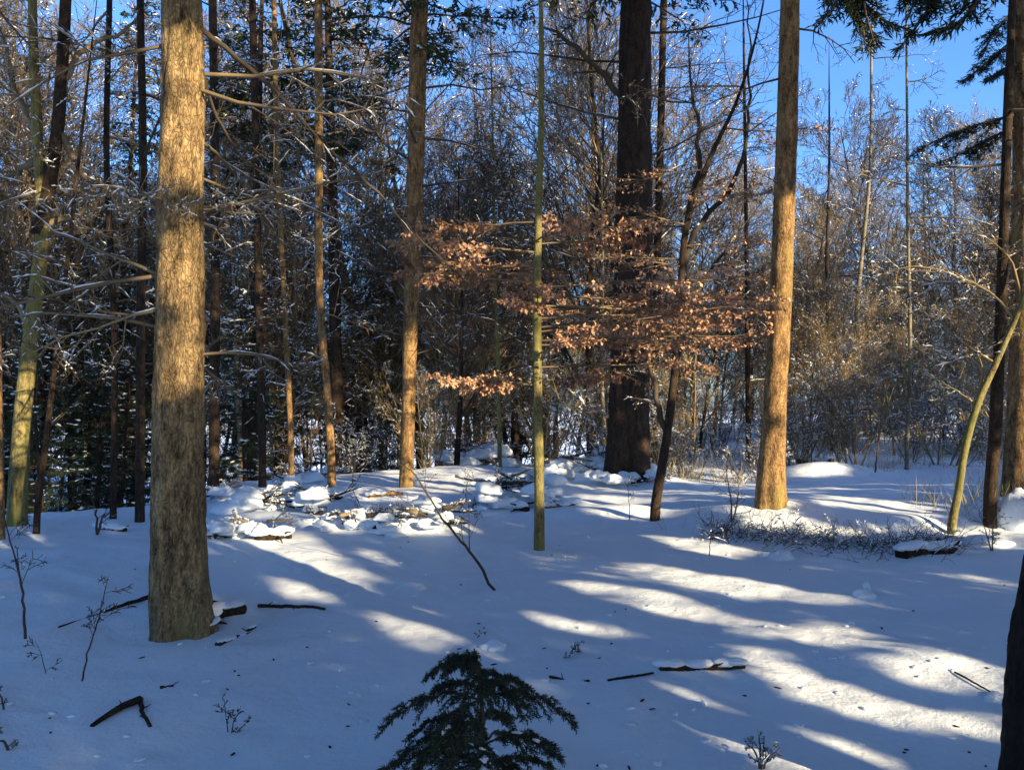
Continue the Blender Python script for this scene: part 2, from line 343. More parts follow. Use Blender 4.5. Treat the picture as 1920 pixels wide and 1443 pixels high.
for k, y0, y1 in [('A', 95, 372), ('A', 452, 742), ('B', 640, 905), ('C', 545, 692), ('C', 830, 935), ('E', 372, 945), ('F', 200, 925), ('G', 600, 1000), ('I', 690, 850), ('n1', 650, 910), ('n3', 720, 900)]: litseg(k, y0, y1, lit)
dark = np.zeros_like(lit)
for k in 'A': TREES[k]['path'] = [(a, b, c * .95) for a, b, c in TREES[k]['path']]
for k, y0, y1 in [('A', 0, 88), ('A', 380, 440), ('A', 755, 1180), ('B', 0, 600), ('C', 0, 300), ('C', 705, 820), ('D', 0, 880), ('E', 0, 355), ('n1', 600, 640), ('n3', 600, 710)]: litseg(k, y0, y1, dark, .1)
# leaves of the beech: partly in the sun
bx, by = np.meshgrid(np.arange(800, 1430, 8), np.arange(430, 740, 8)); leafm = np.zeros_like(lit); splat(leafm, Wd(bx.ravel(), by.ravel(), TREES['C']['depth']), .06)

# ------------------------------------------------------------------ ground
def build_ground():
    r = np.concatenate([[.3], np.geomspace(.8, 60, 430), np.geomspace(62, 900, 40)])
    th = np.concatenate([np.linspace(-180, -42, 50)[:-1], np.linspace(-42, 42, 520)[:-1], np.linspace(42, 180, 50)[:-1]])
    RR, TT = np.meshgrid(r, R(1) * th, indexing='ij'); x = RR * np.sin(TT); y = RR * np.cos(TT)
    z = Hh(x, y); V = np.stack([x, y, z], -1).reshape(-1, 3); n, m = RR.shape
    i = np.arange(n - 1)[:, None] * m; k = np.arange(m)[None]; k2 = (k + 1) % m
    Q = np.stack([i + k, i + m + k, i + m + k2, i + k2], -1).reshape(-1, 4)[:, ::-1]
    T = np.stack([np.arange(m), (np.arange(m) + 1) % m, np.full(m, n * m)], -1)[:, ::-1]
    V = np.concatenate([V, [[0, 0, float(Hh(0, 0))]]]); a = Acc(); a.add(V, Q=Q[:, ::-1], T=T)
    me = a.mesh('snowy_ground', M['ground']); tag(link('snowy_ground', me), kind='structure')
build_ground()

# ------------------------------------------------------------------ generators
def wobble(rs, p, d, L, r0, r1, n, curl=.25, up=.0):
    pts = [p]; rad = [r0]; d = d / np.linalg.norm(d)
    for i in range(n):
        d = d + rs.randn(3) * curl * .5; d[2] += up; d = d / np.linalg.norm(d)
        p = p + d * L / n; pts.append(p); rad.append(r0 + (r1 - r0) * (i + 1) / n)
    return np.array(pts), np.array(rad), d
class Seg:
    def __init__(s): s.a = []; s.b = []; s.r = []; s.q = []; s.lv = []
    def poly(s, pts, rad, lv=0):
        for i in range(len(pts) - 1): s.a.append(pts[i]); s.b.append(pts[i + 1]); s.r.append(rad[i]); s.q.append(rad[i + 1]); s.lv.append(lv)
    def arr(s): return np.array(s.a), np.array(s.b), np.array(s.r), np.array(s.q), np.array(s.lv)
    def to(s, acc, sides=3, mi=0):
        if s.a: a, b, r, q, l = s.arr(); segs(acc, a, b, r, q, sides, mi)
def branching(rs, S, p, d, L, r, lv, maxlv, kids, curl=.3, up=.05, ang=(35, 65), taper=.35, ratio=(.35, .65), start=.2, rmin=.003, tips=None):
    n = 5 if lv == 0 else (4 if lv < 2 else 3)
    pts, rad, _ = wobble(rs, p, np.array(d, float), L, r, max(r * taper, rmin), n, curl, up); S.poly(pts, rad, lv)
    if tips is not None and lv >= maxlv - 1: tips.append((pts[-1], pts[-1] - pts[-2], pts))
    if lv >= maxlv: return
    for k in range(kids[lv]):
        t = start + (1 - start) * (k + rs.rand()) / kids[lv]; x = t * n; i = min(int(x), n - 1); q = pts[i] + (pts[i + 1] - pts[i]) * (x - i)
        dd = unit(pts[i + 1] - pts[i]); a, b = frames(dd); ph = rs.rand() * 2 * PI; an = R(rs.uniform(*ang))
        nd = dd * math.cos(an) + (a * math.cos(ph) + b * math.sin(ph)) * math.sin(an)
        branching(rs, S, q, nd, L * rs.uniform(*ratio) * (1.15 - .6 * t), max((rad[i]) * .5, rmin), lv + 1, maxlv, kids, curl, up, ang, taper, ratio, .15, rmin, tips)
def snow_on(rs, acc, S, prob, lvmin=1, w=(.012, .028), mi=0):
    a, b, r, q, l = S.arr(); d = unit(b - a); k = (l >= lvmin) & (np.abs(d[:, 2]) < .75) & (rs.rand(len(a)) < prob); a, b, r = a[k], b[k], r[k]
    n = len(a)
    if not n: return
    ww = rs.uniform(w[0], w[1], n); o = np.zeros((n, 3)); o[:, 2] = r + ww * .5
    m_ = a + (b - a) * rs.uniform(.35, .65, (n, 1)) + o * rs.uniform(.9, 1.4, (n, 1)); segs(acc, a + o * .6, m_, ww * .25, ww, 3, mi); segs(acc, m_, b + o * .6, ww, ww * .2, 3, mi)
def conifer(rs, acc, snow, Ht, rad, z0=.4, nb=None, dens=1.0, sp=None, snowp=.4, blade=.13, droop=.35, top=True, keep=None, base=np.zeros(3), tw=None):
    """needle boughs in whorls; acc: mat 0 needles, mat 1 twigs"""
    P = []; D = []; N = []; SP = []; SD = []; SL = []; S = Seg(); z = z0
    while z < Ht - .15:
        f = (z - z0) / (Ht - z0); L = rad * (1 - f) ** .75 * rs.uniform(.75, 1.1) * (1 if f > .06 else .8) + .12
        for k in range(rs.randint(4, 7)):
            az = rs.rand() * 2 * PI; l = L * rs.uniform(.6, 1.12); ns = max(4, int(l / .22))
            dr = droop * rs.uniform(.6, 1.3) * (1 - .7 * f); h = np.array([math.cos(az), math.sin(az), 0]); pts = []
            zz = z + rs.uniform(-.12, .12)
            for i in range(ns + 1):
                t = i / ns; pts.append(base + np.array([0, 0, zz]) + h * l * t + np.array([0, 0, l * (.16 * t - dr * t * t + .12 * t ** 4)]) + rs.randn(3) * .02)
            pts = np.array(pts); rr = np.linspace(.012 + .008 * l, .004, ns + 1); S.poly(pts, rr, 1)
            sd = np.array([-h[1], h[0], 0])
            m = int(l * 13 * dens) + 2; t = rs.rand(m) ** .8 * .92 + .08; x = t * ns; i = np.minimum(x.astype(int), ns - 1); q = pts[i] + (pts[i + 1] - pts[i]) * (x - i)[:, None]
            sgn = rs.choice([-1, 1], m); tl = (.12 + .32 * l * (1 - t)) * rs.uniform(.5, 1.1, m)
            for j in range(m):
                nn = max(2, int(tl[j] / .07)); dd = h * .75 + sd * sgn[j] + np.array([0, 0, rs.uniform(-.5, -.05)]); dd = dd / np.linalg.norm(dd)
                u = (np.arange(nn) + rs.rand(nn)) / nn; P.append(q[j] + dd * (u * tl[j])[:, None]); D.append(np.repeat(dd[None], nn, 0) + rs.randn(nn, 3) * .45); N.append(rs.randn(nn, 3) * .5 + [0, 0, 1])
            if rs.rand() < snowp * 1.6:
                ms = rs.randint(2, 3 + int(l * 2.2)); ts = rs.uniform(.3, 1, ms); x = ts * ns; i = np.minimum(x.astype(int), ns - 1); q2 = pts[i] + (pts[i + 1] - pts[i]) * (x - i)[:, None]
                q2 = q2 + sd * (rs.uniform(-.4, .4, (ms, 1)) * l * .3); q2[:, 2] += .03; SP.append(q2); SD.append(pts[np.minimum(i + 1, ns)] - pts[i] + rs.randn(ms, 3) * .03); SL.append(rs.uniform(.04, .12, ms))
        z += rs.uniform(.22, .42) * (1 if Ht < 8 else 1.35)
    P = np.concatenate(P); D = np.concatenate(D); N = np.concatenate(N)
    if keep is not None: kk = keep(P); P, D, N = P[kk], D[kk], N[kk]
    n = len(P); blades(acc, P, D, N, blade * rs.uniform(.7, 1.3, n), blade * .3, 0, .25); blades(acc, P, -D + 2 * rs.randn(n, 3) * .3 + D * 1.6, N, blade * rs.uniform(.5, 1, n), blade * .25, 0, .25)
    S.to(tw or acc, 3, 1 if tw is None else 0)
    if SP and snow is not None:
        SP = np.concatenate(SP); SD = np.concatenate(SD); SL = np.concatenate(SL); blobs(snow, SP, SD, SL, SL * .55, SL * .28, rs=rs)
def keep_sun(P):
    iu, iv = uvc(P); ok = (iu >= 0) & (iu < NU) & (iv >= 0) & (iv < NV); iu = np.clip(iu, 0, NU - 1); iv = np.clip(iv, 0, NV - 1)
    return ~(lit[iu, iv] & ok)

# ------------------------------------------------------------------ unseen trees behind the viewer, crowns shaped to place shade and sun gaps
def shade_trees():
    rs = np.random.RandomState(5)
    cl = vnoise(*np.meshgrid(np.arange(NU) * CELL * .9, np.arange(NV) * CELL * .55, indexing='ij')) + .6 * vnoise(*np.meshgrid(np.arange(NU) * CELL * 2.7 + 50, np.arange(NV) * CELL * 1.9, indexing='ij'))
    want = np.where(cl > -.12, 2.4, .08); want[:, int((13 - V0_) / CELL):] *= .6
    want = np.where(near | dark, 5.0, want); want = np.where(leafm, np.where(cl > .15, 2.5, 0), want)
    want = np.where(soft, 1.2, want)
    uu = (U0 + (np.arange(NU) + .5) * CELL)[:, None] * np.ones((1, NV)); vv = (V0_ + (np.arange(NV) + .5) * CELL)[None] * np.ones((NU, 1))
    T0 = 9.5                                      # mean distance sunwards of the viewer
    # small sprays next to the gaps, larger ones elsewhere
    dl = lit.copy()
    for a in (1, -1): dl |= np.roll(lit, a, 0)
    want = np.where(dl, 0, want); edge = near | dark
    iu_, iv_, sz_ = [], [], []
    for S_, reg in ((.11, edge), (.21, ~edge)):
        cnt = rs.poisson(np.where(reg, want, 0) * CELL * CELL / (S_ * S_ * .42)); x, y = np.nonzero(cnt); r_ = cnt[x, y]; iu_.append(np.repeat(x, r_)); iv_.append(np.repeat(y, r_)); sz_.append(np.full(r_.sum(), S_))
    iu = np.concatenate(iu_); iv = np.concatenate(iv_); sz = np.concatenate(sz_); n = len(iu)
    u = U0 + (iu + rs.rand(n)) * CELL; v = V0_ + (iv + rs.rand(n)) * CELL
    us = np.arange(-12, 31, 2.9); lu = np.convolve(lit.sum(1), np.ones(11), 'same'); us = np.array([min(np.arange(x - 1.2, x + 1.2, .05), key=lambda q: lu[min(max(int((q - U0) / CELL), 0), NU - 1)]) for x in us]); own = np.argmin(np.abs(u[:, None] - us[None] + rs.randn(n, 1) * .4), 1)
    sd = T0 + rs.uniform(-1, 1, len(us)) * 1.8
    s = sd[own] + rs.randn(n) * .8
    zc = (v + s * math.sin(R(SUN_EL))) / math.cos(R(SUN_EL)); P = u[:, None] * uh + s[:, None] * sh; P[:, 2] = zc
    ok = (zc > .3) & (zc < 19); P = P[ok]; own = own[ok]; sz = sz[ok]
    for k in range(len(us)):
        b = us[k] * uh + sd[k] * sh; b[2] = Hh(b[0], b[1]) - .1
        if b[1] > -1.5 and abs(b[0]) < .85 * (b[1] + 2): continue
        o = empty('spruce_tree', b, 'unseen spruce behind the viewer, its crown shaped to shade the snow', 'tree', 'unseen spruces shaped to shade the clearing')
        # slide the stem so that it stands clear of the widest gap
        t = Acc(); pts, rad = smooth_path([b, b + [0, 0, 6], b + [.1, 0, 19]], [.14, .10, .02], 12); tube(t, pts, rad, 8); part('trunk', t, M['spruce_bark'], o)
        q = P[own == k]; m = len(q); sq = sz[own == k][:, None]
        if not m: continue
        c = Acc(); D = unit(rs.randn(m, 3)); D = unit(D - (D @ sv)[:, None] * sv * .8); N = sv + rs.randn(m, 3) * .35; D2 = D
        blades(c, q - D2 * sq * .55, D2, N, sq * 1.1, sq * .85, 0, .12)
        q2 = q[rs.rand(m) < .04]; ax = np.array([b[0], b[1], 0]) + np.stack([0 * q2[:, 2], 0 * q2[:, 2], q2[:, 2] * .97], -1)
        mid = (ax + q2) / 2; kk = keep_sun(mid) & keep_sun(ax * .25 + q2 * .75) & keep_sun(ax * .75 + q2 * .25); segs(c, ax[kk], q2[kk], np.full(kk.sum(), .018), np.full(kk.sum(), .006), 3, 1)
        part('crown', c, [M['needle'], M['twig_dark']], o, kind='stuff')
shade_trees()

# ------------------------------------------------------------------ named trees in the clearing
def stem(t, n=90, sides=24, rough=.06, rf=(3, 9), flare=.35, top=None, seed=1, acc=None, sink=.15):
    p = [(Wd(a, b, t['depth']), c * pxm(t['depth']) / 2) for a, b, c in t['path'][::-1]]
    P = [p[0][0] - [0, 0, sink]] + [x[0] for x in p]; Rr = [p[0][1]] + [x[1] for x in p]
    if top:
        d = unit(P[-1] - P[-3]); h = top - P[-1][2]; P += [P[-1] + d * h * .5 / max(d[2], .3), P[-1] + d * h / max(d[2], .3)]; Rr += [Rr[-1] * .7, Rr[-1] * .12]
    pts, rad = smooth_path(P, Rr, n); a = acc or Acc(); tube(a, pts, rad, sides, rough, rf, seed=seed, flare=flare); return a, pts, rad
def at_z(pts, rad, z):
    return np.array([np.interp(z, pts[:, 2], pts[:, k]) for k in range(3)]), float(np.interp(z, pts[:, 2], rad))
def dead_twigs(rs, S, pts, rad, spec, droop=-.05):
    """spec: (z, azimuth deg, length)"""
    for z, az, L in spec:
        p, r = at_z(pts, rad, z); h = np.array([math.cos(R(az)), math.sin(R(az)), rs.uniform(-.1, .35)])
        branching(rs, S, p + unit(h) * r * .6, h, L, .008 + .007 * L, 1, 3, [0, 7, 5, 3], .28, droop, (35, 65), .3, (.3, .55), .25, .0022)
def crown_above(rs, o, pts, z0, z1, rad, snowp=.2, dens=.7):
    p, _ = at_z(pts, np.ones(len(pts)), z0); c = Acc(); s = Acc()
    conifer(rs, c, s, z1, rad, z0=z0, dens=dens, snowp=snowp, blade=.16, keep=keep_sun, base=np.array([p[0], p[1], 0.]))
    part('crown', c, [M['needle'], M['twig_dark']], o, kind='stuff')
    if s.V: part('crown_snow', s, M['snow'], o, kind='stuff')

rs = np.random.RandomState(11)
def big_tree(key, name, label, barkm, sides, n, rough, rf, flare, top, crown=None, twigs=[], tmat='twig', seed=1, droop=-.05, snowtw=.15):
    t = TREES[key]; o = empty(name, t['base'], label, 'tree'); a, pts, rad = stem(t, n, sides, rough, rf, flare, top, seed); part('trunk', a, M[barkm], o)
    for tw in twigs:
        S = Seg(); dead_twigs(rs, S, pts, rad, [tw], droop); c = Acc(); S.to(c, 4); br = part('branch', c, M[tmat], o)
        s = Acc(); snow_on(rs, s, S, snowtw, 1, (.004, .009))
        if s.V:
            k = part('branch_snow', s, M['snow'], o, kind='stuff'); k.parent = br
    if crown: crown_above(rs, o, pts, *crown)
    return o, pts, rad
oA, pA, rA = big_tree('A', 'spruce_tree', 'thick nearest spruce trunk on the left, golden bark lit above and dark at its foot', 'spruce_bark', 64, 460, .12, (3.5, 9), .42, 17, (7, 17, 3),
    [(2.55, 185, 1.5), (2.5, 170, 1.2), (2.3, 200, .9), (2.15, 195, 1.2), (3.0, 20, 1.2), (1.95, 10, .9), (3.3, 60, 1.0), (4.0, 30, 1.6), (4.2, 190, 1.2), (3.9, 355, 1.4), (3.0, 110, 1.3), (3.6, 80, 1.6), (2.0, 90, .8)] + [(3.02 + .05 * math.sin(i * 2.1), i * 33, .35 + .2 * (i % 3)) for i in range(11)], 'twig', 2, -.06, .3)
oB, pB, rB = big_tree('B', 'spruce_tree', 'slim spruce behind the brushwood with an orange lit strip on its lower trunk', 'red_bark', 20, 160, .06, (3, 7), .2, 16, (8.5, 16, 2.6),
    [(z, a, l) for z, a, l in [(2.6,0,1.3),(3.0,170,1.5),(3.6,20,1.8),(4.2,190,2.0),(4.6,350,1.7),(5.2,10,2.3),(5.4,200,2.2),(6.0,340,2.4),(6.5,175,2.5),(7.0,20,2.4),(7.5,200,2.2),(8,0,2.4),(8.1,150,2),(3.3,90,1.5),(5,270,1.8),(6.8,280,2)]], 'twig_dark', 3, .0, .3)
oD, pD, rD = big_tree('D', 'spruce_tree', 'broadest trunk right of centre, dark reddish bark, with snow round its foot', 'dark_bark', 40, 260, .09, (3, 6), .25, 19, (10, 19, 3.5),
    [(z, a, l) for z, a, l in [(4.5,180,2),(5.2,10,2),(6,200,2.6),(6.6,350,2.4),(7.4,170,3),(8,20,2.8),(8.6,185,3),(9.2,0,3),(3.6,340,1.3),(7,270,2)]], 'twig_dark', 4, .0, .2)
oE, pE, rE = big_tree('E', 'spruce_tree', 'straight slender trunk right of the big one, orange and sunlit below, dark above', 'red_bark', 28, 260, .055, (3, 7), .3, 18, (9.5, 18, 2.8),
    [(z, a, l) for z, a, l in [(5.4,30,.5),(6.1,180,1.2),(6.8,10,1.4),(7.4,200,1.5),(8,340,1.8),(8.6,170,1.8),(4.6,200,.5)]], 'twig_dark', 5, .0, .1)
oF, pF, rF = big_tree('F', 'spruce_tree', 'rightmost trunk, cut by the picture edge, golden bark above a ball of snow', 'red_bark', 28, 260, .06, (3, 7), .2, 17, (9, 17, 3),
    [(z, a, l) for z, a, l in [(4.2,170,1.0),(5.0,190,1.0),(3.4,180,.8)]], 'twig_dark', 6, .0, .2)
def poly_px(pts, d0, d1=None):
    d1 = d0 if d1 is None else d1; n = len(pts); return [Wd(p[0], p[1], d0 + (d1 - d0) * i / (n - 1)) for i, p in enumerate(pts)]
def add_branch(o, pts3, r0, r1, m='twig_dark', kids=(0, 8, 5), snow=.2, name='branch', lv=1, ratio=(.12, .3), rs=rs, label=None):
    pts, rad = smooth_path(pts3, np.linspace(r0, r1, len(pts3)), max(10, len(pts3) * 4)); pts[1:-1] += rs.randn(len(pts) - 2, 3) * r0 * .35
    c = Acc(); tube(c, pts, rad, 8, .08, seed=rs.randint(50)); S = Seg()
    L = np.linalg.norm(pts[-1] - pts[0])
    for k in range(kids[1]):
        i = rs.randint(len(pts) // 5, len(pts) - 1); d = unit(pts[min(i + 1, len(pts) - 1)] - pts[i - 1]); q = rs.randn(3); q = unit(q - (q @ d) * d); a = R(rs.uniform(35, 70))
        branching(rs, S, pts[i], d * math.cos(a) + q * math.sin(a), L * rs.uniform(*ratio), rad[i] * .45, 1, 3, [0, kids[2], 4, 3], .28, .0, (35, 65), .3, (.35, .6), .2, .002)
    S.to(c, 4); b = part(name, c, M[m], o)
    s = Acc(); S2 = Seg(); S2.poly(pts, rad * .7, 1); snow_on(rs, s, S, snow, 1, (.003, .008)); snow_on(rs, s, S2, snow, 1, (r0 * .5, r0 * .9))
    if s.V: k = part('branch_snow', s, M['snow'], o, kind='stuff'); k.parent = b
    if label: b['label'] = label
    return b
dA = TREES['A']['depth']; dD = TREES['D']['depth']
add_branch(oA, poly_px([(375,52),(440,105),(520,175),(600,262),(690,345),(785,445),(870,525),(945,615)], dA, dA + 2.2), .022, .006, kids=(0, 9, 5), snow=.05, label='long bare dead branch sloping down to the right')
add_branch(oA, poly_px([(378,130),(405,215),(450,290),(520,350),(560,400)], dA, dA + 1.0), .014, .004, kids=(0, 8, 5), snow=.1)
add_branch(oD, poly_px([(1172,190),(1120,130),(1060,75),(1010,45)], dD, dD - 1), .07, .02, kids=(0, 7, 5), snow=.1)
add_branch(oD, poly_px([(1206,560),(1240,540),(1262,590),(1300,640)], dD, dD - 1), .04, .012, kids=(0, 5, 4), snow=.4)
# root collar and flared foot of A
for az, L in [(150, .3)]:
    b = TREES['A']['base']; h = np.array([math.cos(R(az)), math.sin(R(az)), 0]); c = Acc()
    p = [b + h * .12 + [0, 0, .22], b + h * .2 + [0, 0, .08], b + h * L + [0, 0, -.06]]
    pts, rad = smooth_path(p, [.09, .07, .03], 14); tube(c, pts, rad, 12, .12, seed=az); part('root', c, M['spruce_bark'], oA)

# --- beech sapling with its dry brown leaves
def leaves_on(rs, acc, S, per, size=(.035, .06), lvmin=2, flat=.6):
    a, b, r, q, l = S.arr(); k = l >= lvmin; a, b = a[k], b[k]; n = len(a)
    if not n: return
    m = rs.poisson(per, n); i = np.repeat(np.arange(n), m); N = len(i); t = rs.rand(N, 1); P = a[i] + (b[i] - a[i]) * t
    D = unit(b[i] - a[i]) * .5 + rs.randn(N, 3) * .6; D[:, 2] -= .35; Nn = rs.randn(N, 3) * flat + [0, 0, 1]; L = rs.uniform(size[0], size[1], N)
    blades(acc, P, D, Nn, L, L * .62, 0, .18)
def beech(key, label, barkm, spec, per, size, n=80, sides=14, top=None, seed=9):
    t = TREES[key]; rs = np.random.RandomState(seed); o = empty('beech_sapling', t['base'], label, 'sapling'); a, pts, rad = stem(t, n, sides, .08, (2, 8), .15, top, seed); part('trunk', a, M[barkm], o)
    for z, az, L in spec:
        S = Seg(); p, r = at_z(pts, rad, z); h = np.array([math.cos(R(az)), math.sin(R(az)), rs.uniform(.05, .3)])
        branching(rs, S, p, h, L, .010 + .004 * L, 1, 3, [0, 11, 6, 3], .16, -.03, (30, 55), .3, (.3, .5), .2, .0018)
        for lst in (S.a, S.b):
            for i_ in range(len(lst)): lst[i_] = np.array([lst[i_][0], lst[i_][1], p[2] + (lst[i_][2] - p[2]) * .42])
        c = Acc(); S.to(c, 3); b = part('branch', c, M['twig'], o)
        lf = Acc(); leaves_on(rs, lf, S, per * rs.uniform(.6, 1.4), size)
        if lf.V: k = part('leaves', lf, M['beech_leaf'], o, kind='stuff'); k.parent = b
    return o, pts, rad
spC = [(2.75,0,2.5),(2.6,12,2.3),(2.45,350,2.4),(2.85,25,2.0),(2.95,340,1.9),(2.3,5,2.0),(3.0,180,1.5),(3.2,165,1.4),(3.35,200,1.5),(3.45,20,1.4),(3.6,0,1.2),(3.7,170,1.2),(3.1,190,1.3),
       (1.85,180,1.05),(1.88,170,.8),(1.9,10,.8),(2.05,8,2.0),(2.7,270,1.4),(3.3,90,1.5),(3.5,280,1.1),(2.65,60,1.8),(2.2,300,1.2),(2.5,20,2.6),(2.35,345,2.2),(2.7,5,2.8)]
oC, pC, rC = beech('C', 'mossy green beech sapling in the middle with layers of dry copper leaves', 'mossy_bark', spC, 2.6, (.04, .062), top=7.2)
TREES['H'] = dict(path=[(1440,-40,3),(1420,60,4),(1385,180,6),(1330,300,9),(1290,410,12),(1276,540,13),(1265,700,15),(1250,820,16),(1228,976,19)]); q = G(1228, 976); TREES['H'].update(base=q, depth=q[1])
oH, pH, rH = beech('H', 'dark slanting beech stem beside the big trunk, forking upward with few leaves', 'dark_bark',
    [(z, a, l) for z, a, l in [(3.2,20,1.0),(3.7,160,1.0),(4.2,200,1.2),(4.6,0,1.2),(5.0,150,1.3),(3.0,340,1.2),(2.5,190,.9),(5.6,20,1.5),(6.2,170,1.5),(4.4,280,1.2),(3.6,200,1.3),(3.9,350,1.1),(3.4,10,1.2)]], .8, (.04, .06), top=9.5, seed=12)
dH = TREES['H']['depth']
for p in [[(1282,500),(1300,440),(1370,350),(1400,260),(1405,120),(1400,0)], [(1290,410),(1310,300),(1300,180),(1290,60)], [(1264,700),(1290,590),(1350,480),(1425,390)], [(1252,830),(1225,720),(1215,600),(1225,520)]]:
    add_branch(oH, poly_px(p, dH, dH + .5), .05, .008, 'twig_dark', (0, 9, 5), .3)

# --- curved pale young tree on the right
t = TREES['G']; oG = empty('young_tree', t['base'], 'thin pale young tree bowed to the right, in front of the cut-off right trunk', 'sapling'); a, pG, rG = stem(t, 70, 14, .06, (2, 8), .15, None, 7); part('trunk', a, M['mossy_bark'], oG)
dG = t['depth']
for p in [[(1822,752),(1785,728),(1740,700),(1700,640)], [(1905,605),(1870,560),(1800,520),(1700,500),(1640,520)], [(1868,680),(1800,640),(1760,600),(1700,585)], [(1915,575),(1890,480),(1830,440),(1740,445)], [(1832,750),(1850,640),(1840,560),(1800,470)]]:
    add_branch(oG, poly_px(p, dG, dG + .6), .016, .004, 'twig_warm', (0, 10, 6), .3)

# --- forked mossy tree on the left
t = TREES['I']; oI = empty('forked_tree', t['base'], 'mossy forked tree near the left edge, yellow-green where the sun strikes it', 'tree'); a, pI, rI = stem(t, 140, 20, .08, (3, 6), .25, 14, 8); part('trunk', a, M['mossy_bark'], oI)
dI = t['depth']; c = Acc(); p3 = poly_px([(72,440),(92,350),(108,240),(118,100),(126,-60),(132,-500)], dI); pts, rad = smooth_path(p3, [.11, .085, .08, .075, .07, .03], 50); tube(c, pts, rad, 16, .08); part('fork', c, M['dark_bark'], oI)
for p in [[(118,150),(160,90),(230,60),(280,10)], [(70,250),(30,180),(0,60),(-40,0)], [(60,620),(20,560),(-30,540)], [(108,240),(160,330),(210,360),(260,420)], [(80,420),(150,400),(200,330)], [(66,300),(20,330),(-30,330)]]:
    add_branch(oI, poly_px(p, dI, dI + .6), .05, .01, 'twig', (0, 12, 6), .35)

# --- slimmer named trunks in the background
thin = [
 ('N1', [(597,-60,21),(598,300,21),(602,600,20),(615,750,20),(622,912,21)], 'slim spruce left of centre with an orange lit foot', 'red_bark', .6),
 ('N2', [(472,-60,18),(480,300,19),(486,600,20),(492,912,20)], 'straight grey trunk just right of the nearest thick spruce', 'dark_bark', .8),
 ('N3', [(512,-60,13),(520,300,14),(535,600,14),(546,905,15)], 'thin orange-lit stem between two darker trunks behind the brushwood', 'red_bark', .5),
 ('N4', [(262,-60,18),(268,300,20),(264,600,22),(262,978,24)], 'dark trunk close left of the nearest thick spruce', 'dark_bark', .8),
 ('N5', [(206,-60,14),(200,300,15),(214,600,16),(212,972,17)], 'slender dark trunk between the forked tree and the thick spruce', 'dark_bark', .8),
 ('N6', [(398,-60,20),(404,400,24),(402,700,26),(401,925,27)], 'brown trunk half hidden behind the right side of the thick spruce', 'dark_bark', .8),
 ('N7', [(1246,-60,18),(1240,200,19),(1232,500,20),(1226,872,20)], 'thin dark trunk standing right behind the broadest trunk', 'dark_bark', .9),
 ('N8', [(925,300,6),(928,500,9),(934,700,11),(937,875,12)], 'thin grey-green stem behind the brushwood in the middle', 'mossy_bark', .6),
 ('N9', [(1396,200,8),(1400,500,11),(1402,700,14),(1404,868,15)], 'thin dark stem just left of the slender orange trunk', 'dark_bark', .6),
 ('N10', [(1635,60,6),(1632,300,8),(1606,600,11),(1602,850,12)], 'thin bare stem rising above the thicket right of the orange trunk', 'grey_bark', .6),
 ('N11', [(1890,200,22),(1876,600,26),(1866,800,30),(1856,985,32)], 'dark leaning stem standing in for the dark left side of the cut-off right trunk', 'dark_bark', .5),  # stem put in to give the right trunk its dark left side
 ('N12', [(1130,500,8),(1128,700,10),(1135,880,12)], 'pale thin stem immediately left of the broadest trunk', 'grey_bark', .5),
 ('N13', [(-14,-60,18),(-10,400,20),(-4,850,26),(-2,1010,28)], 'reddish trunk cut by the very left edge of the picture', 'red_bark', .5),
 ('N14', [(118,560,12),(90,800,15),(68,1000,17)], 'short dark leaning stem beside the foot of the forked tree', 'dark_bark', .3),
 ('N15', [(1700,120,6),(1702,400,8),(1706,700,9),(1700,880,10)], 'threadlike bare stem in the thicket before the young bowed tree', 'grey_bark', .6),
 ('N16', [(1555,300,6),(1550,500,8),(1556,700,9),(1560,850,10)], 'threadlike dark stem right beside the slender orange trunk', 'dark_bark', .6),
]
for i, (k, path, lab, bm, br) in enumerate(thin):
    path = [(a_, b_, c_ * .72) for a_, b_, c_ in path]; q = G(path[-1][0], path[-1][1]); TREES[k] = dict(path=path, base=q, depth=q[1]); t = TREES[k]; rs2 = np.random.RandomState(40 + i)
    o = empty('slim_tree', q, lab, 'tree'); tp = Wd(path[0][0], path[0][1], t['depth'])[2]
    a, pts, rad = stem(t, 90, 12, .08, (2, 5), .2, (tp + 4) if k not in ('N13',) else None, i); part('trunk', a, M[bm], o)
    z = 2.2 + q[2]
    while z < tp and br:
        S = Seg(); p, r = at_z(pts, rad, z); az = rs2.rand() * 2 * PI; L = rs2.uniform(.7, 2.0)
        branching(rs2, S, p, np.array([math.cos(az), math.sin(az), rs2.uniform(-.2, .5)]), L, .012 + .006 * L, 1, 3, [0, 9, 5, 3], .25, 0, (35, 65), .3, (.3, .55), .2, .0035)
        c = Acc(); S.to(c, 3); b = part('branch', c, M['twig_dark' if i % 2 else 'twig'], o); s = Acc(); snow_on(rs2, s, S, .3, 1, (.006, .014))
        if s.V: kx = part('branch_snow', s, M['snow'], o, kind='stuff'); kx.parent = b
        z += rs2.uniform(.35, .8) / br

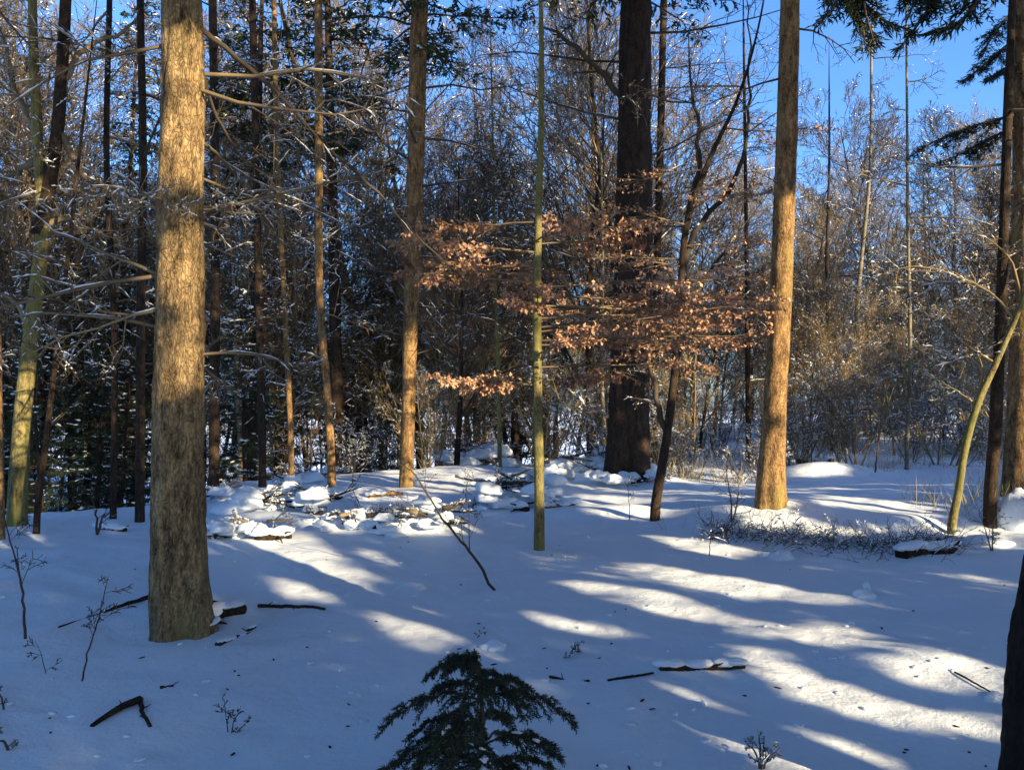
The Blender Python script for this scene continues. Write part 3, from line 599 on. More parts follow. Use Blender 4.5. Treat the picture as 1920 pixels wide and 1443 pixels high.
# --- dark boughs of needles hanging in at the top right
def bough(o, pts3, r0, rsx, seed, blade=.07, wdt=.45, snow=False, dens=1.0):
    pts, rad = smooth_path(pts3, np.linspace(r0, .006, len(pts3)), 26); c = Acc(); tube(c, pts, rad, 6, mi=1); P = []; D = []; N = []; S = Seg(); L = np.linalg.norm(pts[-1] - pts[0])
    for j in range(int(60 * dens)):
        i = rsx.randint(2, 25); d = unit(pts[i + (i < 25)] - pts[i - 1]); sd = unit(np.cross(d, [0, 0, 1])) * rsx.choice([-1, 1]); dd = unit(d * .7 + sd * .7 + np.array([0, 0, rsx.uniform(-.9, .1)])); l = wdt * L * (1.1 - i / 26) * rsx.uniform(.4, 1)
        n = max(3, int(l / .016)); u = rsx.rand(n, 1); P.append(pts[i] + dd * u * l); D.append(dd + rsx.randn(n, 3) * .55); N.append(rsx.randn(n, 3)); S.poly([pts[i], pts[i] + dd * l], [.005, .002])
    P = np.concatenate(P); D = np.concatenate(D); N = np.concatenate(N); blades(c, P, D, N, blade * rsx.uniform(.6, 1.2, len(P)), blade * .16, 0, .3); S.to(c, 3, 1)
    return part('bough', c, [M['needle_near'], M['twig_dark']], o)
rb = np.random.RandomState(3)
for az, L, z in [(-48, 2.4, 5.3), (-30, 2.2, 5.6), (-65, 2.2, 5.5), (-48, 2.0, 5.9), (-20, 1.8, 5.2), (-80, 1.8, 5.2)]:  # boughs added above the view, sunward, to shade the trunk top
    p0, _ = at_z(pA, rA, z); h = np.array([math.cos(R(az)), math.sin(R(az)), 0]); bough(oA, [p0, p0 + h * L * .4 + [0, 0, .08], p0 + h * L * .75 + [0, 0, -.02], p0 + h * L + [0, 0, -.2]], .03, rb, 1, .11, .3, dens=1.5)
dF = TREES['F']['depth']; dE = TREES['E']['depth']
for p in [[(1905,215),(1830,235),(1760,262),(1695,300)], [(1900,240),(1850,262),(1800,290),(1740,310)], [(1908,70),(1870,100),(1830,135),(1800,155)], [(1900,20),(1860,70),(1840,110)], [(1905,120),(1872,135),(1850,150)]]:
    bough(oF, poly_px(p, dF, dF - .8), .025, rb, 1, .09, .34)
for p in [[(1560,-120),(1600,-20),(1660,40),(1720,60)], [(1850,-160),(1800,-60),(1740,20),(1690,90)], [(1500,-100),(1560,-30),(1610,30),(1625,100)], [(1880,-120),(1850,-30),(1800,40),(1740,60)], [(1700,-260),(1650,-100),(1620,0),(1640,85)], [(1600,-200),(1580,-60),(1560,20),(1530,40)], [(1760,-220),(1740,-70),(1720,-10),(1700,40)], [(1650,-200),(1700,-60),(1740,0),(1780,20)]]:
    bough(oE, poly_px(p, dE - 3.5, dE - 4), .03, rb, 1, .09, .4)

# ------------------------------------------------------------------ high needle cover added out of view to cut skylight over the clearing
def canopy():
    rs = np.random.RandomState(55); n = 150000; P = np.stack([rs.uniform(-17, 17, n), rs.uniform(-17, 17, n), rs.uniform(7.5, 17, n)], -1)
    g = vnoise(P[:, 0] * .45 + 3, P[:, 1] * .45) + .5 * vnoise(P[:, 0] * 1.3, P[:, 1] * 1.3 + P[:, 2] * .5); k = (g > -.8) & (P[:, 2] > 2.6 + .62 * np.maximum(P[:, 1], 0)) & keep_sun(P)
    iu, iv = uvc(P); iu = np.clip(iu, 0, NU - 1); iv = np.clip(iv, 0, NV - 1); nr = near[iu, iv] | dark[iu, iv]; k &= nr | (rs.rand(n) < .35); k &= ~leafm[iu, iv]
    P = P[k]; n = len(P)
    T_ = [(oA, 'A'), (oE, 'E'), (oF, 'F'), (oB, 'B')]; pos = [list(t['base'][:2]) for t in [TREES[b] for a, b in T_]]; own = [a for a, b in T_]
    for (x, y) in [(-8, 3), (-10, 9), (-4.5, -3), (9, 3), (12, 9), (-11, -6), (7.5, -3), (1, -5), (-6, -11)]:
        b = np.array([x, y, float(Hh(x, y)) - .1]); o = empty('spruce_tree', b, 'unseen spruce added beside the viewer, its crown cutting skylight over the clearing', 'tree', 'unseen spruces added round the viewer'); t = Acc()
        pts, rad = smooth_path([b, b + [0, 0, 8], b + [0, 0, 18]], [.17, .12, .02], 12); tube(t, pts, rad, 8); part('trunk', t, M['spruce_bark'], o); pos.append([x, y]); own.append(o)
    pos = np.array(pos); w = np.argmin(((P[:, None, :2] - pos[None]) ** 2).sum(-1) , 1)
    for i, o in enumerate(own):
        q = P[w == i]; m = len(q)
        if not m: continue
        c = Acc(); blades(c, q, rs.randn(m, 3) * [1, 1, .3], rs.randn(m, 3) * .4 + [0, 0, 1], rs.uniform(.22, .36, m), .24, 0, .12); part('foliage', c, M['needle'], o, kind='stuff')
canopy()

# ------------------------------------------------------------------ foreground
def near_trunk():
    q = G(1905, 1560); o = empty('leaning_tree', q, 'near-black tree leaning out of the lower right corner', 'tree'); d = q[1]
    c = Acc(); p = poly_px([(1950,1700),(1942,1560),(1948,1430),(1955,1300),(1966,1180),(1985,1070),(2010,900),(2080,500),(2150,0)], d); pts, rad = smooth_path(p, np.linspace(.14, .10, 9), 160)
    tube(c, pts, rad, 32, .12, (3, 12), seed=4); part('trunk', c, M['black_bark'], o)
near_trunk()

def seedling():
    rs = np.random.RandomState(21); d = 2.95; x0 = Wd(905, 900, d)[0]; b = np.array([x0, d, float(Hh(x0, d))]); top = Wd(905, 1215, d)[2]
    o = empty('spruce_seedling', b, 'small dark spruce seedling drooping over the snow at bottom centre', 'seedling'); H_ = top - b[2]
    c = Acc(); lean = np.array([-.03, 0, 0]); pts, rad = smooth_path([b - [0, 0, .1], b + [0, 0, H_ * .5], b + [-.01, 0, H_ * .85], b + lean + [0, 0, H_]], [.014, .011, .006, .003], 30); tube(c, pts, rad, 8); part('stem', c, M['twig_dark'], o)
    spec = []
    for z, n, L in [(.97, 3, .13), (.9, 4, .26), (.84, 4, .34), (.79, 4, .36), (.62, 3, .34), (.54, 6, .44), (.44, 4, .42), (.3, 6, .50), (.1, 6, .48)]:
        for k in range(n): (rs.rand() > .18) and spec.append((z * H_ * rs.uniform(.9, 1.03), (k + rs.rand() * 1.0) / n * 360 + z * 133, L * rs.uniform(.5, 1.3)))
    for z, az, L in spec:
        p, r = at_z(pts, rad, b[2] + z); h = np.array([math.cos(R(az)), math.sin(R(az)), 0]); n = 12; q = []
        for i in range(n + 1):
            t = i / n; q.append(p + h * L * t + np.array([0, 0, L * (.5 * t - .85 * t * t)]) + rs.randn(3) * .004)
        q = np.array(q); S = Seg(); S.poly(q, np.linspace(.005, .0018, n + 1), 0); tw = [(q[i], q[i + 1]) for i in range(2, n)]
        sd = np.array([-h[1], h[0], 0])
        for i in range(2, n):
            for sg in (-1, 1):
                if rs.rand() < .18: continue
                l = L * .42 * (1.05 - i / n) * rs.uniform(.6, 1.1) + .02; dd = unit(h * .8 + sd * sg * .75 + np.array([0, 0, rs.uniform(-.55, -.1)])); m1 = q[i] + dd * l * .5 + [0, 0, .004]; m2 = q[i] + dd * l + [0, 0, -.25 * l]
                S.poly([q[i], m1, m2], [.0022, .0018, .0012], 1); tw += [(q[i], m1), (m1, m2)]
        a0 = np.array([a for a, _ in tw]); b0 = np.array([b_ for _, b_ in tw]); ln = np.linalg.norm(b0 - a0, axis=1); cnt = (ln / .0013).astype(int) + 1; idx = np.repeat(np.arange(len(tw)), cnt)
        m = len(idx); P = a0[idx] + (b0[idx] - a0[idx]) * rs.rand(m, 1); dd = unit(b0[idx] - a0[idx]); nd = unit(rs.randn(m, 3)); nd = unit(nd - (np.sum(nd * dd, 1)[:, None]) * dd + dd * .75)
        c = Acc(); S.to(c, 4, 1); blades(c, P, nd, rs.randn(m, 3), rs.uniform(.012, .021, m), .0034, 0, .4); br = part('bough', c, [M['needle_near'], M['twig_dark']], o)
        if rs.rand() < .5:
            s = Acc(); k = rs.randint(2, 4); ii = rs.randint(4, n, k); blobs(s, q[ii] + [0, 0, .008], q[ii] - q[ii - 1], rs.uniform(.010, .022, k), rs.uniform(.008, .016, k), rs.uniform(.004, .008, k), tmpl=ICO2, jit=.22, rs=rs)
            kx = part('snow_clump', s, M['snow'], o, kind='stuff'); kx.parent = br
seedling()

def twig_plant(px, py, tips, label, name='bare_twig', cat='twig', m='twig_dark', r0=.006, kids=6, snow=.1, group=None, d=None, seed=0, leaf=False):
    q = G(px, py); rsx = np.random.RandomState(seed + int(px)); o = empty(name, q, label, cat, group)
    for path in tips:
        p = [q - [0, 0, .05]] + poly_px(path, q[1], q[1] + rsx.uniform(-.2, .2)); add_branch(o, p, r0, r0 * .3, m, (0, kids, 3), snow, 'stem', ratio=(.12, .35), rs=rsx)
    return o
twig_plant(50, 1196, [[(44,1130),(34,1070),(18,1010),(4,950)]], 'dark bent twig standing in the snow near the left edge', r0=.010, kids=6)
twig_plant(150, 1276, [[(165,1225),(184,1160),(196,1110),(203,1080)]], 'thin upright twig in the snow left of the thick spruce', r0=.006, kids=7)
twig_plant(90, 1262, [[(78,1230),(66,1200)]], 'tiny faint twig left of the thin upright one', r0=.003, kids=3)
twig_plant(10, 1330, [[(22,1350),(34,1370),(24,1330)], [(0,1300),(-20,1280)]], 'small dark sprig low at the left edge', r0=.006, kids=6)
twig_plant(20, 1405, [[(10,1395),(-10,1380),(-20,1370)]], 'dark twig tip poking in at the lower left corner', r0=.008, kids=5)
twig_plant(430, 1372, [[(424,1345),(420,1310)], [(440,1350),(452,1322)], [(450,1365),(470,1345)]], 'tuft of hair-thin twigs in shaded snow below the thick spruce', r0=.0035, kids=5)
twig_plant(932, 1106, [[(890,1045),(840,985),(800,925),(775,885),(745,868)]], 'long dark stick stuck in the snow and leaning left in the centre', name='leaning_stick', cat='stick', r0=.014, kids=5, snow=.05)
twig_plant(1428, 1440, [[(1425,1400),(1420,1365)], [(1415,1410),(1395,1385)], [(1440,1420),(1462,1400)]], 'snowy little sprig at the bottom edge in the lit streak', r0=.006, kids=6, snow=.5)
twig_plant(1180, 975, [[(1180,940),(1176,905)]], 'short twig in lit snow below the broadest trunk', r0=.007, kids=3)
twig_plant(1372, 978, [[(1370,930),(1362,880),(1366,850)], [(1384,930),(1392,865)]], 'pale two-stemmed shrub left of the orange trunk foot', name='small_shrub', cat='shrub', m='twig', r0=.012, kids=9, snow=.5)
twig_plant(1860, 1032, [[(1862,990),(1872,950)], [(1850,1000),(1835,960)]], 'small shrub in lit snow under the cut-off right trunk', name='small_shrub', cat='shrub', m='twig', r0=.010, kids=8, snow=.3)
twig_plant(1060, 1232, [[(1075,1215),(1092,1200)], [(1070,1222),(1100,1225)]], 'faint sprig right of the spruce seedling', r0=.004, kids=6, snow=.3)
twig_plant(890, 1195, [[(900,1188),(915,1183)]], 'tiny dark sprig just above the spruce seedling', r0=.003, kids=4)
twig_plant(182, 1002, [[(180,970),(172,935)], [(190,975),(205,960)]], 'short dark stub with a twig beside the snowy log on the left', r0=.02, kids=4)
twig_plant(1640, 885, [[(1645,840),(1652,790),(1655,740)]], 'dark single stem in the blue shaded snow on the right', r0=.02, kids=6, m='twig_dark')
twig_plant(1330, 1042, [[(1332,1015),(1338,985)]], 'short dark stalk at the left end of the bank', r0=.006, kids=4)

def fallen_log(x0, y0, x1, y1, wpx, label, snow=.7, m='wood', name='fallen_log', lift=.3, seed=0, bend=.0, cat='log', group=None, taper=.7):
    rsx = np.random.RandomState(seed + int(x0)); a, b = G(x0, y0), G(x1, y1); r = wpx * pxm((a[1] + b[1]) / 2) / 2; a = a + [0, 0, r * lift]; b = b + [0, 0, r * lift]
    o = empty(name, (a + b) / 2, label, cat, group); mid = (a + b) / 2 + np.array([0, 0, bend]); c = Acc()
    pts, rad = smooth_path([a, mid, b], [r, r * (1 + taper) / 2, r * taper], 40); L = np.linalg.norm(b - a)
    pts[1:-1] += np.cumsum(rsx.randn(38, 3), 0) * r * .12 * np.sin(np.linspace(0, PI, 38))[:, None]; tube(c, pts, rad, 16, .22, (2, 7), seed=seed)
    for j in range(3):
        i = rsx.randint(5, 35); e = pts[i] + unit(rsx.randn(3) * [1, 1, .4] + [0, 0, .5]) * r * rsx.uniform(1.8, 5); tube(c, np.array([pts[i], (pts[i] + e) / 2 + rsx.randn(3) * r * .2, e]), np.array([r * .35, r * .25, r * .1]), 7)
    part('wood', c, M[m], o)
    if snow:
        s = Acc(); k = 3 + int(L / (2.2 * r)); 
        for j in range(min(k, 9)):
            i = rsx.randint(2, 38); V0, T0 = ICO3; n = unit(V0); v = n * (1 + .16 * vnoise(n[:, 0] * 2.3 + j * 7, n[:, 1] * 2.3 + n[:, 2] * 2)[:, None])
            d = unit(pts[-1] - pts[0]); sd = unit(np.cross(d, [0, 0, 1.])); up = np.cross(sd, d); sc_ = rsx.uniform(.7, 1.3)
            s.add(pts[i] + up * r * .85 + v[:, :1] * d * r * 2.2 * sc_ + v[:, 1:2] * sd * r * 1.15 + v[:, 2:] * up * r * snow * sc_, T=T0)
        part('snow_cap', s, M['snow'], o, kind='stuff')
    return o
fallen_log(1236, 1254, 1396, 1252, 18, 'dark snow-split log lying across the shade at lower right centre', .8, seed=3, lift=.5)
fallen_log(1140, 1276, 1225, 1262, 6, 'thin dark stick in line left of the split log', 0, seed=4)
fallen_log(1030, 1270, 1105, 1277, 7, 'thin half-buried stick right of the seedling', 0, seed=5)
fallen_log(172, 1362, 262, 1312, 8, 'dark pointed chunk of rotten wood in the lower left snow', 0, seed=6, taper=1.9, lift=.3, bend=.02)
fallen_log(262, 1312, 282, 1362, 9, 'short curved twig hooked to the rotten chunk at lower left', 0, seed=7)
fallen_log(300, 1290, 325, 1286, 7, 'tiny bark chip behind the rotten chunk', 0, seed=8)
fallen_log(388, 1186, 452, 1146, 26, 'broad bark slab with snow on it beside the thick spruce foot', .5, seed=9, taper=1.0, lift=.45)
fallen_log(408, 1210, 476, 1176, 12, 'narrow bark strip in front of the broad bark slab', .5, seed=10, taper=.9)
fallen_log(484, 1138, 610, 1144, 7, 'straight thin stick lying right of the bark slabs', 0, seed=11, lift=.9)
fallen_log(284, 1118, 110, 1176, 10, 'long thin stick half sunk in snow left of the thick spruce', 0, seed=12, taper=.3, lift=.2)
fallen_log(186, 992, 235, 996, 14, 'short snowy log at the left rim of the clearing', 1.0, seed=13)
fallen_log(1690, 1046, 1792, 1030, 26, 'dark log standing in for the dark hole under the bank by the bowed tree', .5, seed=14, lift=.6)  # dark wood put where the bank has a dark hole
fallen_log(480, 1012, 545, 1008, 16, 'dark log standing in for the dark hollow in the nearest snowy mound', .9, seed=15)  # dark wood placed for the hollow beside the snow block
fallen_log(655, 992, 706, 990, 14, 'short dark log under a snow slab in the brushwood', 1.3, seed=16)
fallen_log(590, 938, 640, 932, 18, 'snow-topped dark piece standing in for a dark hollow behind the brushwood mound', .9, seed=17)  # dark wood placed for a hollow in the brushwood
fallen_log(690, 932, 755, 928, 12, 'brown log lying at the foot of the slim orange-lit spruce', .9, seed=18, m='red_bark')
fallen_log(1040, 893, 1140, 889, 24, 'big brown log capped with snow left of the broadest trunk', .9, seed=19, m='red_bark')
fallen_log(910, 946, 990, 958, 16, 'dark curved log at the near rim of the middle brushwood', 1.1, seed=20)
fallen_log(1020, 952, 1075, 946, 15, 'orange-ended log right behind the green sapling', .8, seed=21, m='red_bark')
fallen_log(890, 912, 950, 904, 14, 'pinkish log poking out of lit snow in the centre', .8, seed=22, m='red_bark')
fallen_log(1500, 868, 1560, 866, 12, 'small dark log on the sunlit mound right of the orange trunk', .8, seed=23)
fallen_log(1790, 1262, 1900, 1322, 4, 'hair-thin twig lying across the bright patch at right', 0, seed=24, lift=1.5)

def lumps(px, py, wpx, hpx, label, name='snow_lump', n=3, seed=0):
    rsx = np.random.RandomState(seed + int(px)); q = G(px, py); k = pxm(q[1]); o = None; c = Acc()
    for j in range(n):
        V0, T0 = ICO3; v = V0 * (1 + .22 * vnoise(V0[:, 0] * 2.1 + j * 9 + px, V0[:, 1] * 2.1 + V0[:, 2] * 2)[:, None] + .07 * vnoise(V0[:, 0] * 7 + j, V0[:, 1] * 7 + V0[:, 2] * 5)[:, None])
        f = 1 if j == 0 else rsx.uniform(.35, .7)
        c.add(q + np.array([rsx.uniform(-.6, .6) * wpx * k * (j > 0), rsx.uniform(-.4, .6) * wpx * k * (j > 0), 0]) + v * np.array([wpx * k / 2, wpx * k / 2, hpx * k]) * f, T=T0)
    return single(name, c, M['snow'], tuple(q), label, 'snow')
lumps(1466, 1046, 44, 14, 'small bright lump of snow in front of the bank')
lumps(1620, 1118, 40, 16, 'little lump of snow in the middle of the shaded slope on the right', n=2)
lumps(1625, 1104, 12, 14, 'tiny snow knob standing up on a little lump', n=1)
lumps(1905, 985, 70, 62, 'round white ball of snow at the foot of the rightmost trunk', 'snow_ball', n=2)
lumps(1868, 1306, 30, 10, 'small crumb of snow near the black leaning trunk')
lumps(1850, 1020, 90, 16, 'low sunlit snow hump beside the small shrub at right')
lumps(930, 1215, 40, 16, 'bright snow clod just above the spruce seedling', n=2)

# --- brushwood piles under snow: caps of snow, sticks and dark hollows
def brush_pile(px, py, wpx, hpx, label, seed, nstick=9, ncap=7):
    rsx = np.random.RandomState(seed); q = G(px, py); k = pxm(q[1]); W_ = wpx * k; H_ = hpx * k * 1.35; o = empty('brush_pile', q, label, 'brushwood', 'brushwood piles under snow')
    for j in range(nstick):
        c = Acc(); az = rsx.uniform(-.5, .5) + (PI if rsx.rand() < .5 else 0); p = q + np.array([rsx.uniform(-.5, .5) * W_, rsx.uniform(-.3, .3) * W_, rsx.uniform(0, .6) * H_]); d = np.array([math.cos(az), math.sin(az) * .7, rsx.uniform(-.1, .35)])
        L = rsx.uniform(.3, .8) * W_ * .6; pts, rad, _ = wobble(rsx, p, d, L, rsx.uniform(.012, .045), .006, 8, .12); tube(c, pts, rad, 7, .1); 
        S = Seg()
        for _ in range(3): i = rsx.randint(2, 7); branching(rsx, S, pts[i], d + rsx.randn(3) * .5, L * .5, .007, 1, 3, [0, 5, 3, 2], .3, 0, (30, 60), .3, (.4, .6), .2, .003)
        S.to(c, 3); b = part('stick', c, M[['wood', 'twig_dark', 'twig'][j % 3]], o)
        s = Acc(); S2 = Seg(); S2.poly(pts, rad, 1); snow_on(rsx, s, S2, .6, 1, (.012, .03)); snow_on(rsx, s, S, .5, 1, (.006, .014))
        if s.V: kx = part('branch_snow', s, M['snow'], o, kind='stuff'); kx.parent = b
    for j in range(int(ncap * 1.8)):
        V0, T0 = ICO3; c = Acc(); sz = rsx.uniform(.10, .36) * W_ * .55; n = V0
        v = n * (1 + .42 * vnoise(n[:, 0] * 1.9 + j * 5 + px, n[:, 1] * 1.9 + n[:, 2] * 1.5)[:, None] + .16 * vnoise(n[:, 0] * 5 + j, n[:, 1] * 5 + n[:, 2] * 4)[:, None]) * [sz, sz * .8, min(sz * .62, H_ * .75)]
        v[:, 2] = np.where(v[:, 2] < 0, v[:, 2] * .35, v[:, 2]); p = q + np.array([rsx.uniform(-.5, .5) * W_, rsx.uniform(-.4, .4) * W_, 0]); p[2] = Hh(p[0], p[1]) + rsx.uniform(-.1, .5) * H_
        c.add(p + v, T=T0); part('snow_cap', c, M['snow'], o)
brush_pile(440, 1005, 130, 38, 'low snowy brushwood mound touching the right of the thick spruce', 1)
brush_pile(520, 955, 170, 45, 'wide lit brushwood mound behind the log ends, left of centre', 2, 12, 9)
brush_pile(640, 985, 110, 26, 'brushwood strip under a snow slab below the orange-lit stems', 3)
brush_pile(780, 985, 120, 44, 'pale crumbly snow-covered mound under the leaning stick', 4, 8, 9)
brush_pile(975, 940, 150, 50, 'grey frosted brushwood heap just left of the green sapling', 5, 14, 8)
brush_pile(1080, 885, 150, 40, 'snow-capped brushwood heap between sapling and broadest trunk', 6, 12, 8)
brush_pile(900, 872, 160, 40, 'bluish snowy brushwood at the far rim in the centre', 7, 14, 7)
brush_pile(410, 935, 100, 40, 'shaded brushwood at the rim beside the thick spruce', 8, 10, 6)
brush_pile(1180, 905, 120, 22, 'snow heaped against the foot of the broadest trunk', 9, 4, 7)
brush_pile(560, 900, 160, 26, 'far bluish brushwood under the orange-lit stems', 10, 12, 6)

# ------------------------------------------------------------------ ground cover nobody could count
def grass():
    rsx = np.random.RandomState(31); n = 9000; y = rsx.uniform(10.5, 40, n); a = rsx.uniform(.18, .72, n); x = a * y; m = vnoise(x * .6 + 40, y * .6) > -.05; x, y = x[m], y[m]; n = len(x)
    P = np.stack([x, y, Hh(x, y) - .02], -1); h = rsx.uniform(.12, .5, n) * (1 + .5 * (y > 18)); tip = P + np.stack([rsx.randn(n) * .12, rsx.randn(n) * .12, h], -1); mid = (P + tip) / 2 + rsx.randn(n, 3) * .02
    c = Acc(); segs(c, P, mid, np.full(n, .004), np.full(n, .003), 3); segs(c, mid, tip, np.full(n, .003), np.full(n, .001), 3); single('dry_grass', c, M['grass'], (0, 0, 0), 'thin pale dry grass poking through snow on the right', 'grass', kind='stuff')
    # tangle along the bank
    S = Seg()
    for i in range(420):
        px = rsx.uniform(1330, 1800); py = np.interp(px, [1330, 1500, 1640, 1800], [1000, 1015, 1030, 1025]) + rsx.randn() * 9; q = G(px, py)
        branching(rsx, S, q - [0, 0, .02], np.array([rsx.randn() * .8, rsx.randn() * .4 - .2, rsx.uniform(.2, 1)]), rsx.uniform(.12, .42), .004, 1, 2, [0, 4, 2], .35, -.05, (30, 60), .3, (.4, .6), .2, .0018)
    c = Acc(); S.to(c, 3); single('bramble', c, M['twig_dark'], (0, 0, 0), 'dark tangle of low brambles along the snowy bank', 'brambles', kind='stuff')
    c = Acc(); snow_on(rsx, c, S, .3, 1, (.004, .012)); single('bramble_snow', c, M['snow'], (0, 0, 0), 'flecks of snow caught on the low brambles', 'snow', kind='stuff')
    n = 60; P = G(rsx.uniform(-50, 1900, n), rsx.uniform(1000, 1440, n)); c = Acc(); blobs(c, P + [0, 0, .003], rsx.randn(n, 3) * [1, 1, .05], rsx.uniform(.006, .028, n), rsx.uniform(.004, .010, n), rsx.uniform(.003, .006, n), rs=rsx)
    single('forest_litter', c, M['wood'], (0, 0, 0), 'scattered crumbs of bark and needles on the snow', 'litter', kind='stuff')
    n = 110; P = G(rsx.uniform(-50, 1900, n), rsx.uniform(1000, 1440, n)); c = Acc(); blobs(c, P, rsx.randn(n, 3) * [1, 1, .05], rsx.uniform(.01, .035, n), rsx.uniform(.01, .03, n), rsx.uniform(.006, .014, n), tmpl=ICO2, jit=.08, rs=rsx)
    single('snow_crumbs', c, M['snow'], (0, 0, 0), 'small clods of snow fallen from the branches', 'snow', kind='stuff')
grass()

# ------------------------------------------------------------------ the wood behind
def proto_bare(seed, Ht, r, kids, snowp, m, bm, name, stems=1, z0=.2, rmin=.006, ang=(25, 55), ratio=(.3, .5), up=.10, crownw=(.012, .026), base=(0, 0, 0)):
    rs = np.random.RandomState(seed); o = bpy.data.objects.new(name, None); o.empty_display_size = .1; COL.objects.link(o); a = Acc(); S = Seg()
    for k in range(stems):
        d = np.array([rs.randn() * (.05 if stems == 1 else .35), rs.randn() * (.05 if stems == 1 else .35), 1]); pts, rad, _ = wobble(rs, np.array([rs.randn() * .1 * (stems > 1), rs.randn() * .1 * (stems > 1), -.4]), d, Ht * rs.uniform(.8, 1), r * rs.uniform(.7, 1), r * .12, 9, .10, .05)
        pp, rr = smooth_path(pts, rad, 26); tube(a, pp, rr, 8, .08, seed=k)
        for j in range(kids[0] // stems):
            t = z0 + (1 - z0) * (j + rs.rand()) / (kids[0] // stems); i = min(int(t * 25), 24); ph = rs.rand() * 2 * PI; an = R(rs.uniform(*ang)); dd = unit(pp[i + 1] - pp[i]) * math.cos(an) + np.array([math.cos(ph), math.sin(ph), 0]) * math.sin(an)
            branching(rs, S, pp[i], dd, Ht * rs.uniform(*ratio) * (1.1 - .7 * t), rr[i] * .45 + .003, 1, 4, kids, .28, up, (25, 55), .3, (.35, .6), .15, rmin)
    def ch(nm, acc, mt, kind=None):
        c = link(nm, acc.mesh(nm, mt), o)
        if kind: c['kind'] = kind
    ch('trunk', a, M[bm]); c = Acc(); S.to(c, 3); ch('crown', c, M[m], 'stuff'); s = Acc(); snow_on(rs, s, S, snowp, 1, crownw)
    if s.V: ch('snow', s, M['snow'], 'stuff')
    return o
def proto_spruce(seed, Ht, rad, z0, name, snowp, dens, blade, dead=0):
    rs = np.random.RandomState(seed); o = bpy.data.objects.new(name, None); o.empty_display_size = .1; COL.objects.link(o); a = Acc(); r = .02 + Ht * .009
    pts, rr = smooth_path([(0, 0, -.4), (rs.randn() * .05, rs.randn() * .05, Ht * .5), (rs.randn() * .1, rs.randn() * .1, Ht)], [r, r * .6, .01], 24); tube(a, pts, rr, 8, .08, seed=seed)
    link('trunk', a.mesh('trunk', M['dark_bark']), o); c = Acc(); s = Acc(); conifer(rs, c, s, Ht, rad, z0=z0, dens=dens, snowp=snowp, blade=blade)
    if dead:
        S = Seg(); z = .8
        while z < z0: az = rs.rand() * 2 * PI; branching(rs, S, np.array([0, 0, z]), np.array([math.cos(az), math.sin(az), .1]), rs.uniform(.8, 2.2), .02, 1, 3, [0, 7, 4, 3], .25, 0, (35, 65), .3, (.3, .5), .2, .006); z += .28
        S.to(c, 3, 1); snow_on(rs, s, S, .35, 1, (.012, .022))
    k = link('crown', c.mesh('crown', [M['needle'], M['twig_dark']]), o); k['kind'] = 'stuff'; k = link('snow', s.mesh('snow', M['snow']), o); k['kind'] = 'stuff'
    return o
BT = [proto_bare(100, 11, .10, [26, 8, 6, 4], .10, 'twig', 'grey_bark', 'bare_tree'), proto_bare(101, 13, .12, [30, 8, 6, 4], .06, 'twig_dark', 'dark_bark', 'bare_tree'),
      proto_bare(102, 9, .07, [24, 8, 6, 4], .12, 'twig_warm', 'mossy_bark', 'bare_tree'), proto_bare(103, 15, .14, [32, 8, 6, 4], .08, 'twig', 'dark_bark', 'bare_tree', z0=.3)]
BU = [proto_bare(110, 3.2, .03, [20, 7, 5, 4], .2, 'twig', 'twig', 'bare_bush', 5, .1, .004, crownw=(.01, .028)), proto_bare(111, 2.4, .025, [20, 7, 5, 4], .28, 'twig_dark', 'twig_dark', 'bare_bush', 6, .1, .004, crownw=(.012, .03)),
      proto_bare(112, 4.2, .035, [22, 7, 6, 4], .1, 'twig_warm', 'twig_warm', 'bare_bush', 5, .1, .004)]
CO = [proto_spruce(120, 5.5, 1.5, .2, 'young_spruce', .42, .8, .13), proto_spruce(121, 7.5, 1.9, .3, 'young_spruce', .32, .7, .14), proto_spruce(122, 3.6, 1.2, .15, 'young_spruce', .55, .9, .11)]
PO = [proto_spruce(130, 20, 2.4, 9, 'tall_spruce', .12, .55, .2, 1), proto_spruce(131, 17, 2.2, 7.5, 'tall_spruce', .12, .55, .2, 1)]
rsb = np.random.RandomState(77); used = set()
def place(protos, px, y, lab, cat, group, smin=.8, smax=1.2):
    P = protos[rsb.randint(len(protos))]; x = (px - CX) / F * y; z = float(Hh(x, y)); s = rsb.uniform(smin, smax); rz = rsb.rand() * 2 * PI; tl = (rsb.randn() * .03, rsb.randn() * .03)
    if P.name not in used:
        used.add(P.name); o = P; o.location = (x, y, z); o.rotation_euler = (*tl, rz); o.scale = (s, s, s)
    else: o = dup(P, (x, y, z), rz, s, tilt=tl)
    o['label'] = lab; o['category'] = cat; o['group'] = group; return o
PLACED = []
ZONES = [(-9999, -20, 'beyond the left edge'), (-20, 110, 'behind the forked tree'), (110, 290, 'between forked tree and thick spruce'), (290, 430, 'behind the thick spruce'), (430, 560, 'just right of the thick spruce'),
 (560, 700, 'behind the orange-lit stems'), (700, 840, 'behind the slim lit-strip spruce'), (840, 960, 'left of the green sapling'), (960, 1100, 'behind the green sapling'), (1100, 1260, 'behind the broadest trunk'),
 (1260, 1410, 'between broadest and orange trunk'), (1410, 1520, 'behind the slender orange trunk'), (1520, 1660, 'right of the orange trunk'), (1660, 1800, 'left of the bowed tree'), (1800, 1930, 'behind the rightmost trunk'), (1930, 99999, 'beyond the right edge')]
def scatter(n, protos, x0, x1, y0, y1, what, cat, group, smin=.8, smax=1.2, pw=1.0):
    for i in range(n):
        px = x0 + (x1 - x0) * (i + rsb.rand()) / n; y = y0 + (y1 - y0) * rsb.rand() ** pw
        o = place(protos, px, y, what, cat, group, smin, smax); PLACED.append((what, px, y, o))
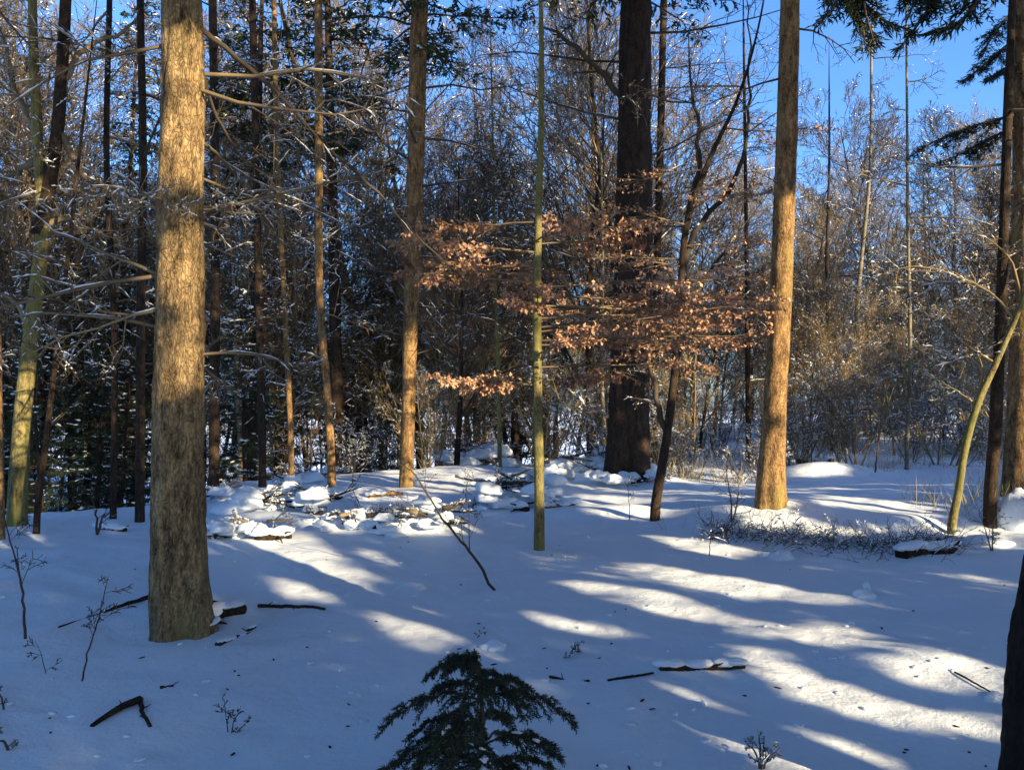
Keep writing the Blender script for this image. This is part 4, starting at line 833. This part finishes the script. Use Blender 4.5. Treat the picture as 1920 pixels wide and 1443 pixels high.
def name_placed():
    cells = {}
    for what, px, y, o in PLACED:
        z = [t for a, b, t in ZONES if a <= px < b][0]; d = 'near' if y < 30 else 'mid-distance' if y < 48 else 'far'
        cells.setdefault((what, z, d), []).append((px, o))
    for (what, z, d), L in cells.items():
        L.sort(key=lambda t: t[0]); n = len(L)
        for i, (px, o) in enumerate(L):
            pos = '' if n == 1 or 'beyond' in z else (['left ', 'right '] if n == 2 else ['left ', 'middle ', 'right '] if n == 3 else ['leftmost '] + ['inner '] * (n - 2) + ['rightmost '])[i]
            o['label'] = pos + d + ' ' + what + ' ' + z
SPL, BTL, BUL, POL = 'snow-flecked young spruce', 'leafless fine-twigged tree', 'snowy bare bush', 'tall dark spruce pole'
scatter(15, CO, -500, 700, 20, 34, SPL, 'spruce', 'young spruces in the wood'); scatter(13, CO, -300, 1250, 26, 44, SPL, 'spruce', 'young spruces in the wood', 1, 1.5)
scatter(16, CO, 1200, 2400, 44, 60, SPL, 'spruce', 'young spruces in the wood', 1, 1.6); scatter(3, CO, 1560, 1720, 30, 34, SPL, 'spruce', 'young spruces in the wood', .9, 1.1)
scatter(30, BT, -500, 1250, 20, 50, BTL, 'tree', 'leafless trees in the wood'); scatter(26, BT, 1150, 2400, 26, 50, BTL, 'tree', 'leafless trees in the wood', .6, .95)
scatter(20, BT, -400, 2300, 48, 75, BTL, 'tree', 'leafless trees in the wood', 1, 1.4)
scatter(12, CO, -200, 330, 17, 24, SPL, 'spruce', 'young spruces in the wood', .6, .9); scatter(24, BU, 380, 1250, 17, 34, BUL, 'bush', 'leafless bushes in the wood'); scatter(34, BU, 1200, 2300, 20, 42, BUL, 'bush', 'leafless bushes in the wood')
scatter(10, PO, -400, 1000, 20, 50, POL, 'spruce', 'tall spruces in the wood'); scatter(8, PO, 1000, 2200, 48, 75, POL, 'spruce', 'tall spruces in the wood')
scatter(18, BT, 700, 1300, 22, 40, BTL, 'tree', 'leafless trees in the wood', .7, 1.1); scatter(20, BT, 1300, 2100, 22, 36, BTL, 'tree', 'leafless trees in the wood', .5, .8)
scatter(22, BU, 1230, 2100, 17, 32, BUL, 'bush', 'leafless bushes in the wood', .5, 1.0); scatter(8, BU, -200, 380, 24, 34, BUL, 'bush', 'leafless bushes in the wood'); scatter(16, BT, -200, 700, 20, 36, BTL, 'tree', 'leafless trees in the wood', .7, 1.1)
scatter(22, BT, -300, 1000, 21, 36, BTL, 'tree', 'leafless trees in the wood', .7, 1.1); scatter(2, BT, 1500, 1750, 34, 44, BTL, 'tree', 'leafless trees in the wood', 1.1, 1.5); scatter(9, BT, -250, 1450, 23, 36, BTL, 'tree', 'leafless trees in the wood', 1.25, 1.7); scatter(2, BT, 1500, 2150, 34, 48, BTL, 'tree', 'leafless trees in the wood', 1.1, 1.5)
name_placed()
